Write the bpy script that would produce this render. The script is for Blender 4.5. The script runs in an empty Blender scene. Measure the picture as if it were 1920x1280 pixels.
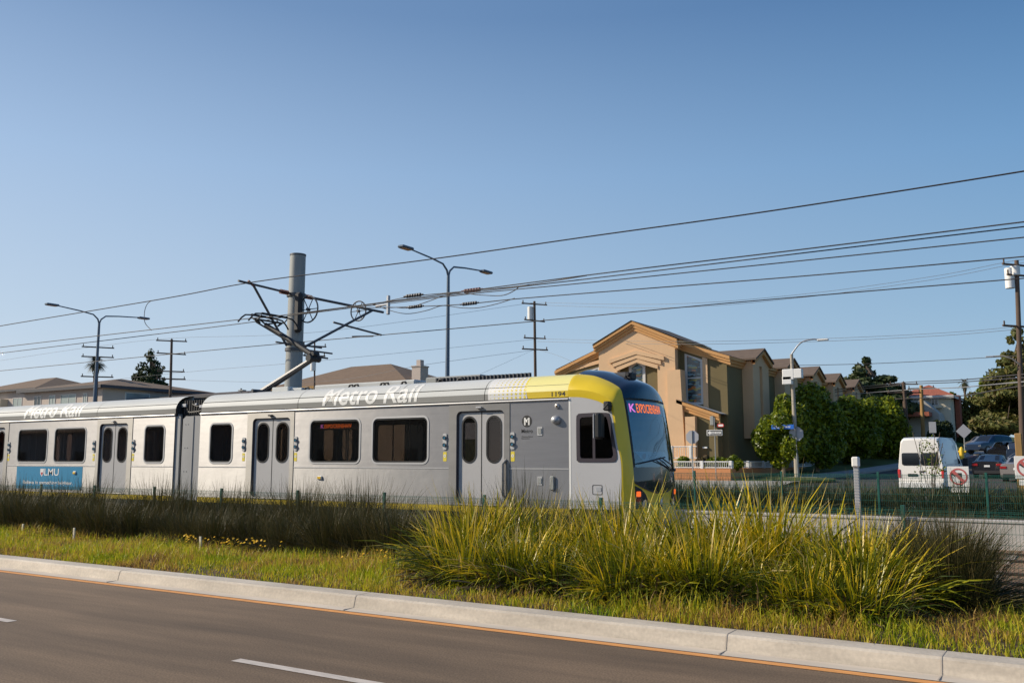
import bpy, bmesh, math, random
from mathutils import Vector, Matrix
from mathutils.geometry import tessellate_polygon
random.seed(7)
R = math.radians
S = bpy.context.scene
COL = S.collection
# ------------------------------------------------------------ camera, sky, sun, exposure
F, TH, YAW, CH = 1720.0, R(7.354), R(32.7), 1.75
cd = bpy.data.cameras.new('camera'); cam = bpy.data.objects.new('camera', cd); COL.objects.link(cam)
cd.sensor_width = 36; cd.lens = F/1920*36; cd.clip_end = 3000; cd.clip_start = .05
cam.location = (0, 0, CH); cam.rotation_euler = (R(90)+TH, 0, YAW); S.camera = cam
SUN_AZ, SUN_EL = R(243), R(29)            # compass azimuth (clockwise from +Y), elevation
w = bpy.data.worlds.new('World'); S.world = w; w.use_nodes = True
nt = w.node_tree; bg = nt.nodes['Background']
sky = nt.nodes.new('ShaderNodeTexSky'); sky.sky_type = 'NISHITA'; sky.sun_disc = False
sky.sun_elevation = SUN_EL; sky.sun_rotation = SUN_AZ; sky.air_density = 1.0; sky.dust_density = .2; sky.ozone_density = 3.0
bg.inputs[1].default_value = .12
# clear-sky colours by height, clearer and bluer away from the sun, blended over the physical sky
def srgb(r, g, b): return tuple(((c/255+.055)/1.055)**2.4 for c in (r, g, b))
tcw = nt.nodes.new('ShaderNodeTexCoord'); sx = nt.nodes.new('ShaderNodeSeparateXYZ'); nt.links.new(tcw.outputs['Generated'], sx.inputs[0])
rmp = nt.nodes.new('ShaderNodeValToRGB'); el = rmp.color_ramp.elements
for i, (p, c) in enumerate([(0, (186,202,217)), (.05, (182,200,218)), (.14, (164,190,214)), (.30, (137,171,208)), (.45, (98,134,178)), (1, (60,95,150))]):
    e_ = el[i] if i < 2 else el.new(p); e_.position = p; e_.color = (*srgb(*c), 1)
nt.links.new(sx.outputs[2], rmp.inputs[0])
dt = nt.nodes.new('ShaderNodeVectorMath'); dt.operation = 'DOT_PRODUCT'; dt.inputs[1].default_value = (math.sin(SUN_AZ), math.cos(SUN_AZ), 0); nt.links.new(tcw.outputs['Generated'], dt.inputs[0])
kk = nt.nodes.new('ShaderNodeVectorMath'); kk.operation = 'SCALE'; kk.inputs[0].default_value = (1.1, .6, .33)
kz = nt.nodes.new('ShaderNodeMath'); kz.operation = 'MULTIPLY_ADD'; kz.use_clamp = True; kz.inputs[1].default_value = 1.45; kz.inputs[2].default_value = .35; nt.links.new(sx.outputs[2], kz.inputs[0])
kd = nt.nodes.new('ShaderNodeMath'); kd.operation = 'MULTIPLY'; nt.links.new(dt.outputs['Value'], kd.inputs[0]); nt.links.new(kz.outputs[0], kd.inputs[1]); nt.links.new(kd.outputs[0], kk.inputs['Scale'])
ad = nt.nodes.new('ShaderNodeVectorMath'); ad.operation = 'ADD'; ad.inputs[1].default_value = (1, 1, 1); nt.links.new(kk.outputs[0], ad.inputs[0])
mu = nt.nodes.new('ShaderNodeVectorMath'); mu.operation = 'MULTIPLY'; nt.links.new(rmp.outputs[0], mu.inputs[0]); nt.links.new(ad.outputs[0], mu.inputs[1])
sc = nt.nodes.new('ShaderNodeVectorMath'); sc.operation = 'SCALE'; sc.inputs['Scale'].default_value = 1/.12; nt.links.new(mu.outputs[0], sc.inputs[0])
mxw = nt.nodes.new('ShaderNodeMixRGB'); mxw.inputs[0].default_value = .86; nt.links.new(sky.outputs[0], mxw.inputs[1]); nt.links.new(sc.outputs[0], mxw.inputs[2])
nt.links.new(mxw.outputs[0], bg.inputs[0])
sl = bpy.data.lights.new('sun', 'SUN'); sun = bpy.data.objects.new('sun', sl); COL.objects.link(sun)
sl.energy = 4.9; sl.angle = R(.53); sl.color = (1, .885, .715)
tosun = Vector((math.sin(SUN_AZ)*math.cos(SUN_EL), math.cos(SUN_AZ)*math.cos(SUN_EL), math.sin(SUN_EL)))
sun.rotation_euler = tosun.to_track_quat('Z', 'Y').to_euler(); sun.location = (-30, -20, 40)
S.view_settings.view_transform = 'Standard'; S.view_settings.look = 'None'
S.view_settings.exposure = 0.08; S.view_settings.gamma = 1.0
S.render.engine = 'CYCLES'
S.cycles.max_bounces = 8; S.cycles.transparent_max_bounces = 16

# ------------------------------------------------------------ survey helpers: photo bearing -> world point on a plane
def ray(px, py):
    a = (px-960)/F; b = -(py-640)/F
    f = math.cos(TH)-b*math.sin(TH); u = math.sin(TH)+b*math.cos(TH)
    return (a*math.cos(YAW)-f*math.sin(YAW), a*math.sin(YAW)+f*math.cos(YAW), u)
def P(px, py, Y):
    r = ray(px, py); t = Y/r[1]; return Vector((r[0]*t, Y, CH+r[2]*t))
def PX(px, py, X):
    r = ray(px, py); t = X/r[0]; return Vector((X, r[1]*t, CH+r[2]*t))
def X_(px, Y): return P(px, 862, Y).x
def Z_(px, py, Y): return P(px, py, Y).z

# ------------------------------------------------------------ objects
def link(name, data, parent=None):
    o = bpy.data.objects.new(name, data); COL.objects.link(o)
    if parent: o.parent = parent
    return o
def tag(o, label=None, cat=None, group=None, kind=None):
    if label: o['label'] = label
    if cat: o['category'] = cat
    if group: o['group'] = group
    if kind: o['kind'] = kind
    return o
def empty(name, loc=(0, 0, 0), label=None, cat=None, group=None, rz=0):
    o = link(name, None); o.location = loc; o.rotation_euler.z = rz
    o.empty_display_size = .3
    return tag(o, label, cat, group)
class MB:
    def __init__(s): s.v = []; s.f = []
    def add(s, vs, fs):
        n = len(s.v); s.v += [tuple(v) for v in vs]; s.f += [tuple(i+n for i in f) for f in fs]; return s
    def box(s, a, b, M=None):
        x0, y0, z0 = (min(a[i], b[i]) for i in range(3)); x1, y1, z1 = (max(a[i], b[i]) for i in range(3))
        vs = [Vector(p) for p in ((x0,y0,z0),(x1,y0,z0),(x1,y1,z0),(x0,y1,z0),(x0,y0,z1),(x1,y0,z1),(x1,y1,z1),(x0,y1,z1))]
        if M: vs = [M @ v for v in vs]
        return s.add(vs, [(0,3,2,1),(4,5,6,7),(0,1,5,4),(1,2,6,5),(2,3,7,6),(3,0,4,7)])
    def cbox(s, a, b, c=.01):      # box with chamfered edges
        x0, y0, z0 = (min(a[i], b[i]) for i in range(3)); x1, y1, z1 = (max(a[i], b[i]) for i in range(3))
        c = min(c, (x1-x0)/2.01, (y1-y0)/2.01, (z1-z0)/2.01)
        pts = []
        bm = bmesh.new()
        for X, sx in ((x0,1),(x1,-1)):
            for Y, sy in ((y0,1),(y1,-1)):
                for Z, sz in ((z0,1),(z1,-1)):
                    bm.verts.new((X+sx*c, Y+sy*c, Z)); bm.verts.new((X+sx*c, Y, Z+sz*c)); bm.verts.new((X, Y+sy*c, Z+sz*c))
        bmesh.ops.convex_hull(bm, input=bm.verts)
        bm.verts.index_update()
        s.add([v.co for v in bm.verts], [[v.index for v in f.verts] for f in bm.faces]); bm.free(); return s
    def tube(s, pts, r, n=8, cap=True):
        pts = [Vector(p) for p in pts]; rs = r if isinstance(r, (list, tuple)) else [r]*len(pts)
        rings = []; up = None
        for i, p in enumerate(pts):
            d = (pts[min(i+1, len(pts)-1)]-pts[max(i-1, 0)])
            if d.length < 1e-9: d = Vector((0,0,1))
            d.normalize()
            if up is None or abs(up.dot(d)) > .98: up = Vector((0,0,1)) if abs(d.z) < .9 else Vector((1,0,0))
            a = d.cross(up).normalized(); b = a.cross(d).normalized(); up = b
            rings.append([p+(a*math.cos(2*math.pi*k/n)+b*math.sin(2*math.pi*k/n))*rs[i] for k in range(n)])
        vs = [v for g in rings for v in g]; fs = []
        for i in range(len(pts)-1):
            for k in range(n): fs.append((i*n+k, i*n+(k+1)%n, (i+1)*n+(k+1)%n, (i+1)*n+k))
        if cap: fs.append(tuple(range(n))[::-1]); fs.append(tuple((len(pts)-1)*n+k for k in range(n)))
        return s.add(vs, fs)
    def grid(s, rows, close=False):
        n = len(rows[0]); vs = [v for r in rows for v in r]; fs = []
        for i in range(len(rows)-1):
            for k in range(n if close else n-1): fs.append((i*n+k, i*n+(k+1)%n, (i+1)*n+(k+1)%n, (i+1)*n+k))
        return s.add(vs, fs)
    def plate(s, outer, holes, place, t=.03):
        # outer / holes: 2D loops; place(u, v, d) -> 3D point, d = depth behind the face
        loops = [[Vector((p[0], p[1], 0)) for p in l] for l in [outer]+list(holes)]
        tr = tessellate_polygon(loops); flat = [p for l in loops for p in l]; N = len(flat)
        vs = [place(p.x, p.y, 0) for p in flat]+[place(p.x, p.y, t) for p in flat]
        fs = [tuple(f) for f in tr]+[tuple(i+N for i in f[::-1]) for f in tr]
        o = 0
        for l in loops:
            for k in range(len(l)): a, b = o+k, o+(k+1) % len(l); fs.append((a, b, b+N, a+N))
            o += len(l)
        return s.add(vs, fs)
    def build(s, name, mat, parent=None, smooth=None, bevel=0):
        me = bpy.data.meshes.new(name); me.from_pydata(s.v, [], s.f); me.validate()
        bm = bmesh.new(); bm.from_mesh(me); bmesh.ops.recalc_face_normals(bm, faces=bm.faces); bm.to_mesh(me); bm.free()
        if smooth:
            for p in me.polygons: p.use_smooth = True
            me.set_sharp_from_angle(angle=R(smooth))
        if mat: me.materials.append(mat)
        o = link(name, me, parent)
        if bevel:
            m = o.modifiers.new('b', 'BEVEL'); m.width = bevel; m.segments = 2; m.limit_method = 'ANGLE'; m.angle_limit = R(40)
        return o
def rrect(x0, z0, x1, z1, r, n=6):
    r = min(r, abs(x1-x0)/2.01, abs(z1-z0)/2.01); pts = []
    for cx, cz, a in ((x1-r, z0+r, -90), (x1-r, z1-r, 0), (x0+r, z1-r, 90), (x0+r, z0+r, 180)):
        for k in range(n+1):
            t = R(a+90*k/n); pts.append((cx+r*math.cos(t), cz+r*math.sin(t)))
    return pts
def circ(cx, cz, rx, rz=None, n=20):
    rz = rz or rx
    return [(cx+rx*math.cos(2*math.pi*k/n), cz+rz*math.sin(2*math.pi*k/n)) for k in range(n)]
def interp(keys, n):       # smooth polyline through key vectors
    K = [Vector(k) for k in keys]; out = []
    for i in range(len(K)-1):
        a = K[max(i-1, 0)]; b = K[i]; c = K[i+1]; d = K[min(i+2, len(K)-1)]
        for j in range(n):
            t = j/n
            out.append(.5*((2*b)+(c-a)*t+(2*a-5*b+4*c-d)*t*t+(3*b-a-3*c+d)*t**3))
    out.append(K[-1]); return out

# ------------------------------------------------------------ materials
M = {}
def mat(name, col, rough=.6, metal=0, spec=.5, emit=None, es=0, noise=None, bump=None, coat=0, sat=None, aniso=0, alpha=None):
    m = bpy.data.materials.new(name); m.use_nodes = True; t = m.node_tree; b = t.nodes['Principled BSDF']
    b.inputs['Base Color'].default_value = (*col, 1); b.inputs['Roughness'].default_value = rough
    b.inputs['Metallic'].default_value = metal; b.inputs['Specular IOR Level'].default_value = spec
    b.inputs['Coat Weight'].default_value = coat
    if emit: b.inputs['Emission Color'].default_value = (*emit, 1); b.inputs['Emission Strength'].default_value = es
    if aniso:
        b.inputs['Anisotropic'].default_value = aniso
        tn = t.nodes.new('ShaderNodeCombineXYZ'); tn.inputs[2].default_value = 1; t.links.new(tn.outputs[0], b.inputs['Tangent'])      # brushed along the train: glints spread up and down
    tc = None
    if noise or bump: tc = t.nodes.new('ShaderNodeTexCoord')
    if noise:      # (scale vec, amount, detail[, second colour])
        mp = t.nodes.new('ShaderNodeMapping'); mp.inputs['Scale'].default_value = noise[0]
        nz = t.nodes.new('ShaderNodeTexNoise'); nz.inputs['Scale'].default_value = 1; nz.inputs['Detail'].default_value = noise[2]; nz.inputs['Roughness'].default_value = .65
        t.links.new(tc.outputs['Object'], mp.inputs[0]); t.links.new(mp.outputs[0], nz.inputs['Vector'])
        cr = t.nodes.new('ShaderNodeValToRGB'); c2 = noise[3] if len(noise) > 3 else tuple(c*(1-noise[1]) for c in col)
        cr.color_ramp.elements[0].color = (*c2, 1); cr.color_ramp.elements[1].color = (*col, 1)
        cr.color_ramp.elements[0].position = .32; cr.color_ramp.elements[1].position = .66
        t.links.new(nz.outputs[0], cr.inputs[0]); t.links.new(cr.outputs[0], b.inputs['Base Color'])
    if bump:       # (scale vec, strength, distance)
        mp = t.nodes.new('ShaderNodeMapping'); mp.inputs['Scale'].default_value = bump[0]
        nz = t.nodes.new('ShaderNodeTexNoise'); nz.inputs['Scale'].default_value = 1; nz.inputs['Detail'].default_value = 5
        t.links.new(tc.outputs['Object'], mp.inputs[0]); t.links.new(mp.outputs[0], nz.inputs['Vector'])
        bp = t.nodes.new('ShaderNodeBump'); bp.inputs['Strength'].default_value = bump[1]; bp.inputs['Distance'].default_value = bump[2]
        t.links.new(nz.outputs[0], bp.inputs['Height']); t.links.new(bp.outputs[0], b.inputs['Normal'])
    M[name] = m; return m
def leafmat(name, cols, trans=.35, rough=.5, pos=None, drift=.9, nscale=.9, tips=0):
    # one colour per leaf island, drawn from a ramp, with a slow positional drift
    m = bpy.data.materials.new(name); m.use_nodes = True; t = m.node_tree; b = t.nodes['Principled BSDF']
    g = t.nodes.new('ShaderNodeNewGeometry'); cr = t.nodes.new('ShaderNodeValToRGB'); e = cr.color_ramp.elements
    for i, c in enumerate(cols):
        p = pos[i] if pos else i/(len(cols)-1)
        el = e[0] if i == 0 else (e[1] if i == 1 else e.new(p)); el.position = p; el.color = (*c, 1)
    tc = t.nodes.new('ShaderNodeTexCoord'); nz = t.nodes.new('ShaderNodeTexNoise'); nz.inputs['Scale'].default_value = nscale
    t.links.new(tc.outputs['Object'], nz.inputs['Vector'])
    ma = t.nodes.new('ShaderNodeMath'); ma.operation = 'MULTIPLY_ADD'; ma.inputs[1].default_value = .55
    mb = t.nodes.new('ShaderNodeMath'); mb.operation = 'MULTIPLY_ADD'; mb.inputs[1].default_value = drift; mb.inputs[2].default_value = -.5*drift+.23
    t.links.new(nz.outputs[0], mb.inputs[0]); t.links.new(g.outputs['Random Per Island'], ma.inputs[0]); t.links.new(mb.outputs[0], ma.inputs[2])
    val = ma.outputs[0]
    if tips:      # brown base, yellow tips; the darkened base also paints in the clump's inner shade
        sz = t.nodes.new('ShaderNodeSeparateXYZ'); t.links.new(tc.outputs['Object'], sz.inputs[0])
        mt = t.nodes.new('ShaderNodeMath'); mt.operation = 'MULTIPLY_ADD'; mt.inputs[1].default_value = tips; mt.inputs[2].default_value = -tips*.42; t.links.new(sz.outputs[2], mt.inputs[0])
        mz = t.nodes.new('ShaderNodeMath'); mz.operation = 'ADD'; t.links.new(val, mz.inputs[0]); t.links.new(mt.outputs[0], mz.inputs[1]); val = mz.outputs[0]
    t.links.new(val, cr.inputs[0]); t.links.new(cr.outputs[0], b.inputs['Base Color'])
    b.inputs['Roughness'].default_value = rough; b.inputs['Specular IOR Level'].default_value = .35
    tr = t.nodes.new('ShaderNodeBsdfTranslucent'); t.links.new(cr.outputs[0], tr.inputs[0])
    mx = t.nodes.new('ShaderNodeMixShader'); mx.inputs[0].default_value = trans
    t.links.new(b.outputs[0], mx.inputs[1]); t.links.new(tr.outputs[0], mx.inputs[2])
    t.links.new(mx.outputs[0], t.nodes['Material Output'].inputs[0]); M[name] = m; return m
def glassmat(name, tint, refl=(1,1,1), base=.06):
    m = bpy.data.materials.new(name); m.use_nodes = True; t = m.node_tree; t.nodes.remove(t.nodes['Principled BSDF'])
    tr = t.nodes.new('ShaderNodeBsdfTransparent'); tr.inputs[0].default_value = (*tint, 1)
    gl = t.nodes.new('ShaderNodeBsdfGlossy'); gl.inputs['Roughness'].default_value = .03; gl.inputs[0].default_value = (*refl, 1)
    lw = t.nodes.new('ShaderNodeLayerWeight'); lw.inputs[0].default_value = .5      # Schlick reflectance, same on both sides
    pw = t.nodes.new('ShaderNodeMath'); pw.operation = 'POWER'; pw.inputs[1].default_value = 5; t.links.new(lw.outputs['Facing'], pw.inputs[0])
    fr = t.nodes.new('ShaderNodeMath'); fr.operation = 'MULTIPLY_ADD'; fr.inputs[1].default_value = .95-base; fr.inputs[2].default_value = base; t.links.new(pw.outputs[0], fr.inputs[0])
    mx = t.nodes.new('ShaderNodeMixShader'); t.links.new(fr.outputs[0], mx.inputs[0])
    t.links.new(tr.outputs[0], mx.inputs[1]); t.links.new(gl.outputs[0], mx.inputs[2]); t.links.new(mx.outputs[0], t.nodes['Material Output'].inputs[0])
    M[name] = m; return m
mat('asphalt', (.225,.150,.088), .85, noise=((.35,2.8,1), .36, 12), bump=((60,60,60), .5, .006))
def aggregate(m, sc=70, amt=.35, bands=None):
    t = m.node_tree; b = t.nodes['Principled BSDF']; src = b.inputs['Base Color'].links[0].from_socket
    tc = t.nodes.new('ShaderNodeTexCoord'); nz = t.nodes.new('ShaderNodeTexNoise'); nz.inputs['Scale'].default_value = sc; nz.inputs['Detail'].default_value = 3; t.links.new(tc.outputs['Object'], nz.inputs['Vector'])
    mr = t.nodes.new('ShaderNodeMapRange'); mr.inputs[1].default_value = .3; mr.inputs[2].default_value = .7; mr.inputs[3].default_value = 1-amt; mr.inputs[4].default_value = 1+amt*.7; t.links.new(nz.outputs[0], mr.inputs[0])
    mu_ = t.nodes.new('ShaderNodeVectorMath'); mu_.operation = 'SCALE'; t.links.new(src, mu_.inputs[0]); t.links.new(mr.outputs[0], mu_.inputs['Scale']); out_ = mu_.outputs[0]
    if bands:      # oil and rubber worn into the wheel tracks: patchy, lengthwise
        mp = t.nodes.new('ShaderNodeMapping'); mp.inputs['Scale'].default_value = (.12, .75, 1); mp.inputs['Location'].default_value = (3, .4, 0); n2 = t.nodes.new('ShaderNodeTexNoise'); n2.inputs['Scale'].default_value = 1; n2.inputs['Detail'].default_value = 6
        t.links.new(tc.outputs['Object'], mp.inputs[0]); t.links.new(mp.outputs[0], n2.inputs['Vector'])
        m2 = t.nodes.new('ShaderNodeMapRange'); m2.inputs[1].default_value = .42; m2.inputs[2].default_value = .6; m2.inputs[3].default_value = 1.06; m2.inputs[4].default_value = 1-bands; t.links.new(n2.outputs[0], m2.inputs[0])
        s2 = t.nodes.new('ShaderNodeVectorMath'); s2.operation = 'SCALE'; t.links.new(out_, s2.inputs[0]); t.links.new(m2.outputs[0], s2.inputs['Scale']); out_ = s2.outputs[0]
    t.links.new(out_, b.inputs['Base Color'])
aggregate(M['asphalt'], 55, .38, .26)
mat('asphalt_far', (.06,.056,.052), .9, noise=((.4,.4,1), .3, 5))
mat('concrete', (.62,.545,.445), .8, noise=((1.3,2.2,5.5), .28, 9), bump=((40,40,40), .3, .003))
aggregate(M['concrete'], 30, .10, .12)
mat('gutter', (.64,.56,.46), .8, noise=((1.0,5,2), .22, 8))
mat('joint', (.43,.38,.32), .9)
mat('stain', (.33,.30,.26), .9, noise=((8,8,8), .3, 4))
mat('wallcon', (.52,.50,.47), .8, noise=((1.2,1,2.5), .22, 6))
mat('sidewalk', (.42,.40,.36), .85, noise=((.8,.8,1), .2, 6))
mat('lane_yellow', (.82,.36,.10), .7, noise=((3,12,1), .25, 6))
mat('lane_white', (.66,.58,.50), .7, noise=((5,14,1), .3, 6))
mat('soil', (.10,.068,.032), .95, noise=((3,3,3), .45, 7), bump=((14,14,14), .7, .03))
mat('dirt_far', (.17,.145,.10), .95, noise=((.5,.5,1), .35, 6))
mat('lawn', (.085,.12,.022), .95, noise=((.6,.6,1), .35, 6))
mat('ballast', (.34,.205,.115), .95, noise=((9,9,9), .45, 6), bump=((22,22,22), .9, .04))
mat('gravel', (.42,.40,.37), .95, noise=((7,7,7), .5, 6), bump=((20,20,20), .9, .05))
mat('rail', (.075,.05,.035), .55, metal=.4)
mat('railtop', (.45,.42,.40), .3, metal=1)
mat('tie', (.36,.30,.24), .9)
mat('steel', (.30,.295,.30), .39, metal=.52, noise=((.9,1,14), .10, 4), bump=((1.1,1,2.0), .13, .05), aniso=.86)
mat('steel_low', (.32,.315,.315), .41, metal=.52, noise=((2.2,1,.4), .12, 5), bump=((1.0,1,1.8), .16, .05), aniso=.84)
mat('steel_frame', (.29,.28,.265), .40, metal=.4, noise=((1,1,3), .15, 3), aniso=.8)
mat('steel_bright', (.55,.54,.53), .42, metal=.6)
mat('door_grey', (.45,.44,.435), .5, noise=((.5,.5,.5), .06, 2))
mat('cab_grey', (.50,.495,.50), .35, coat=.3, noise=((.7,.7,.7), .06, 3))
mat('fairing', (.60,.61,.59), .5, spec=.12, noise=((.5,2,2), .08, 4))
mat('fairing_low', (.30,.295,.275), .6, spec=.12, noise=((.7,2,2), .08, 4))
mat('decal_white', (.80,.785,.74), .5)
mat('dots_base', (.70,.69,.67), .5)
mat('yellow', (.86,.61,.025), .38, coat=.25, noise=((1.2,1.2,1.2), .08, 3))
mat('yellow_low', (.70,.50,.012), .35, coat=.4)
mat('yellow_pale', (.82,.74,.28), .4, coat=.2)
mat('skirt_yellow', (.72,.52,.012), .45, noise=((2,1,6), .22, 5))
mat('black_gloss', (.014,.016,.026), .12, coat=.6)
mat('black_matte', (.018,.018,.02), .6)
mat('rubber', (.012,.012,.013), .5)
mat('win_gasket', (.045,.035,.045), .4)
mat('dark_under', (.03,.03,.032), .8)
mat('skirt_grey', (.36,.36,.35), .6, noise=((1.5,1.5,3), .35, 5))
mat('bellows_grey', (.33,.33,.33), .6, noise=((1,1,.6), .1, 4))
mat('interior', (.22,.215,.21), .7); mat('seat_blue', (.05,.10,.28), .8); mat('handrail', (.6,.6,.58), .3, metal=1)
mat('interior_floor', (.07,.07,.075), .8)
mat('led_orange', (.3,.06,.01), .5, emit=(1,.20,.03), es=1.15)
mat('led_pink', (.3,.1,.3), .5, emit=(.80,.22,.75), es=.85)
mat('led_panel', (.03,.035,.045), .25)
mat('lamp_orange', (.8,.12,.02), .3, emit=(1,.15,.02), es=.9)
mat('lamp_red', (.30,.01,.01), .3); mat('lamp_clear', (.75,.74,.70), .08, metal=.6)
mat('blue_sign', (.012,.13,.55), .5); mat('teal_ad', (.0,.20,.38), .55); mat('ad_red', (.45,.06,.08), .5)
mat('white_paint', (.78,.77,.74), .45); mat('blue_button', (.02,.16,.27), .35, coat=.5); mat('label_yellow', (.78,.62,.05), .5)
mat('paper', (.70,.72,.74), .7); mat('paper_text', (.16,.17,.19), .7)
glassmat('tint', (.54,.50,.48), refl=(1,.88,.82), base=.05); glassmat('windshield', (.36,.50,.60), refl=(.72,.87,1), base=.24); glassmat('cab_tint', (.20,.19,.20))
mat('galv', (.33,.34,.325), .62, metal=.05, noise=((3,3,.5), .22, 5)); mat('galv_dark', (.10,.10,.105), .5, metal=.4)
mat('wire', (.045,.04,.04), .6); mat('wire_thin', (.20,.20,.21), .7); mat('copper', (.30,.17,.10), .5, metal=.5)
mat('insulator', (.16,.05,.035), .35); mat('lamp_grey', (.11,.15,.20), .5, metal=.2)
mat('conc_pole', (.42,.37,.30), .8, noise=((3,3,.7), .25, 5)); mat('wood', (.14,.095,.07), .9, noise=((6,6,.8), .4, 5))
mat('wood_light', (.42,.25,.09), .9, noise=((6,6,.8), .3, 5))
mat('fence_green', (.012,.10,.075), .5)
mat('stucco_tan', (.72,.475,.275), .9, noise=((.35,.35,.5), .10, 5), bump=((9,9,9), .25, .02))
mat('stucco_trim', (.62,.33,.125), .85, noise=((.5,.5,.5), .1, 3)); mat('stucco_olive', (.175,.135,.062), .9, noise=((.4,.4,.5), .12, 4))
mat('stucco_orange', (.58,.25,.105), .9, noise=((.4,.4,.5), .15, 4)); mat('roof_brown', (.16,.115,.085), .9, noise=((2,2,9), .25, 4))
mat('roof_dark', (.11,.08,.07), .9, noise=((2,2,9), .25, 4)); mat('roof_tile', (.42,.125,.07), .85, noise=((7,1.2,7), .4, 4))
mat('roof_tan', (.20,.135,.088), .9, noise=((1.5,1.5,8), .22, 5))
mat('stucco_pink', (.52,.44,.385), .9, noise=((.4,.4,.4), .08, 4)); mat('stucco_cream', (.62,.55,.42), .9, noise=((.4,.4,.4), .1, 4))
mat('fascia_dark', (.06,.06,.07), .7); mat('win_white', (.62,.60,.58), .5); mat('win_glass', (.03,.045,.05), .08, spec=.8)
mat('win_glass_blue', (.10,.15,.20), .1, spec=.8); mat('curtain', (.34,.40,.38), .4); mat('brick', (.32,.10,.06), .9, noise=((3,3,9), .3, 4))
mat('van_white', (.86,.82,.76), .35, coat=.3); mat('car_black', (.014,.014,.018), .18, coat=.6); mat('car_grey', (.28,.25,.23), .25, coat=.5, metal=.3)
mat('car_navy', (.02,.035,.07), .2, coat=.6); mat('car_red', (.5,.03,.02), .3, coat=.4); mat('car_glass', (.012,.014,.016), .06, spec=.8); mat('plate_white', (.7,.7,.7), .5)
mat('alu', (.42,.43,.45), .5, metal=.5); mat('sign_back', (.36,.37,.40), .55, metal=.3); mat('sign_red', (.60,.03,.03), .5); mat('ring_red', (.52,.12,.11), .5); mat('sign_black', (.02,.02,.02), .6)
mat('hydrant', (.80,.50,.02), .45); mat('bark', (.15,.11,.08), .95, noise=((8,8,2), .4, 5)); mat('bark_pale', (.36,.27,.18), .95, noise=((8,8,2), .3, 5))
leafmat('rush', [(.030,.030,.010),(.055,.060,.016),(.11,.080,.026),(.06,.078,.022)], .2, .6)
leafmat('rush_brown', [(.06,.035,.014),(.11,.07,.028),(.05,.055,.02)], .2, .6)
leafmat('lomandra', [(.07,.042,.018),(.035,.055,.006),(.10,.13,.008),(.38,.35,.012),(.76,.52,.02),(.60,.47,.20)], .28, .32, [0,.14,.38,.62,.82,1], 1.3, 1.1, .75)
leafmat('lomandra_dead', [(.035,.022,.010),(.07,.042,.02),(.30,.21,.11),(.035,.03,.010)], .1, .6, [0,.4,.72,1], 1.0)  # dead leaves, coloured darker to stand in for shade low in the clumps
leafmat('grass', [(.16,.26,.006),(.40,.43,.012),(.58,.47,.04),(.44,.26,.07),(.24,.14,.05)], .42, .5, [0,.3,.55,.78,1], 2.0, 1.3)
leafmat('flower', [(.8,.42,.01),(.85,.55,.02)], .3, .6)
leafmat('ficus', [(.04,.075,.006),(.14,.19,.010),(.40,.40,.014)], .35, .4)
leafmat('conifer', [(.016,.03,.012),(.04,.06,.016),(.075,.09,.022)], .12, .6)
leafmat('olive_tree', [(.06,.07,.016),(.13,.14,.03),(.19,.12,.04)], .25, .6)
leafmat('palm', [(.03,.045,.018),(.10,.085,.04)], .1, .6)
leafmat('hedge', [(.02,.035,.008),(.045,.06,.012)], .15, .6)
leafmat('farshrub', [(.045,.055,.02),(.085,.09,.032),(.15,.11,.05)], .2, .6)
# ------------------------------------------------------------ stained glass of the church: blurred bands of colour
def stained():
    m = mat('stained', (.05,.08,.10), .15, spec=.8); t = m.node_tree; b = t.nodes['Principled BSDF']
    tc = t.nodes.new('ShaderNodeTexCoord'); mp = t.nodes.new('ShaderNodeMapping'); mp.inputs['Scale'].default_value = (3.2, 3.2, 8)
    v = t.nodes.new('ShaderNodeTexVoronoi'); v.inputs['Scale'].default_value = 1
    t.links.new(tc.outputs['Object'], mp.inputs[0]); t.links.new(mp.outputs[0], v.inputs['Vector'])
    h = t.nodes.new('ShaderNodeSeparateColor'); t.links.new(v.outputs['Color'], h.inputs[0])
    cr = t.nodes.new('ShaderNodeValToRGB'); cr.color_ramp.interpolation = 'CONSTANT'; e = cr.color_ramp.elements
    for i, (p, c) in enumerate([(0,(.03,.05,.06)),(.3,(.05,.13,.17)),(.45,(.02,.03,.04)),(.6,(.13,.22,.22)),(.72,(.05,.05,.05)),(.82,(.45,.14,.03)),(.88,(.20,.32,.38)),(.94,(.30,.26,.05))]):
        el = e[i] if i < 2 else e.new(p); el.position = p; el.color = (*c, 1)
    t.links.new(h.outputs[0], cr.inputs[0]); t.links.new(cr.outputs[0], b.inputs['Base Color'])
stained()

# ============================================================ SETTING
RZ = -.31                                # top of rail
def tz(y, x=0):                          # terrain height away from the verge
    if y < 50: return .10
    if y < 54: return .10+(y-50)*.07
    if y < 70: return .38+(y-54)*.033
    if y < 120: return .908+(y-70)*.049
    return 3.36+min(y-120, 60)*.02
def strip(name, rows, m, kind='structure', xs=(-420, 160), n=1):
    # rows: list of (y, z); a sheet running along X
    b = MB(); xx = [xs[0]+(xs[1]-xs[0])*i/n for i in range(n+1)]
    b.grid([[(x, y, z) for x in xx] for y, z in rows]); o = b.build(name, m); tag(o, kind=kind); return o
strip('ground', [(-260,-.02),(8.2,-.02),(8.9,-.06),(12,-.5),(26,-.62),(26.4,-.62),(30,-.1),(33,.04),(50,.04),(54,.3),(70,.85),(120,3.3),(180,4.4),(400,4.5),(1200,5)], M['dirt_far'], xs=(-1500, 900))
strip('road', [(-7.5, 0), (8.24, 0)], M['asphalt'])
strip('gutter', [(8.24, .004), (8.42, .012)], M['gutter'])
YK = 8.42
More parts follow.
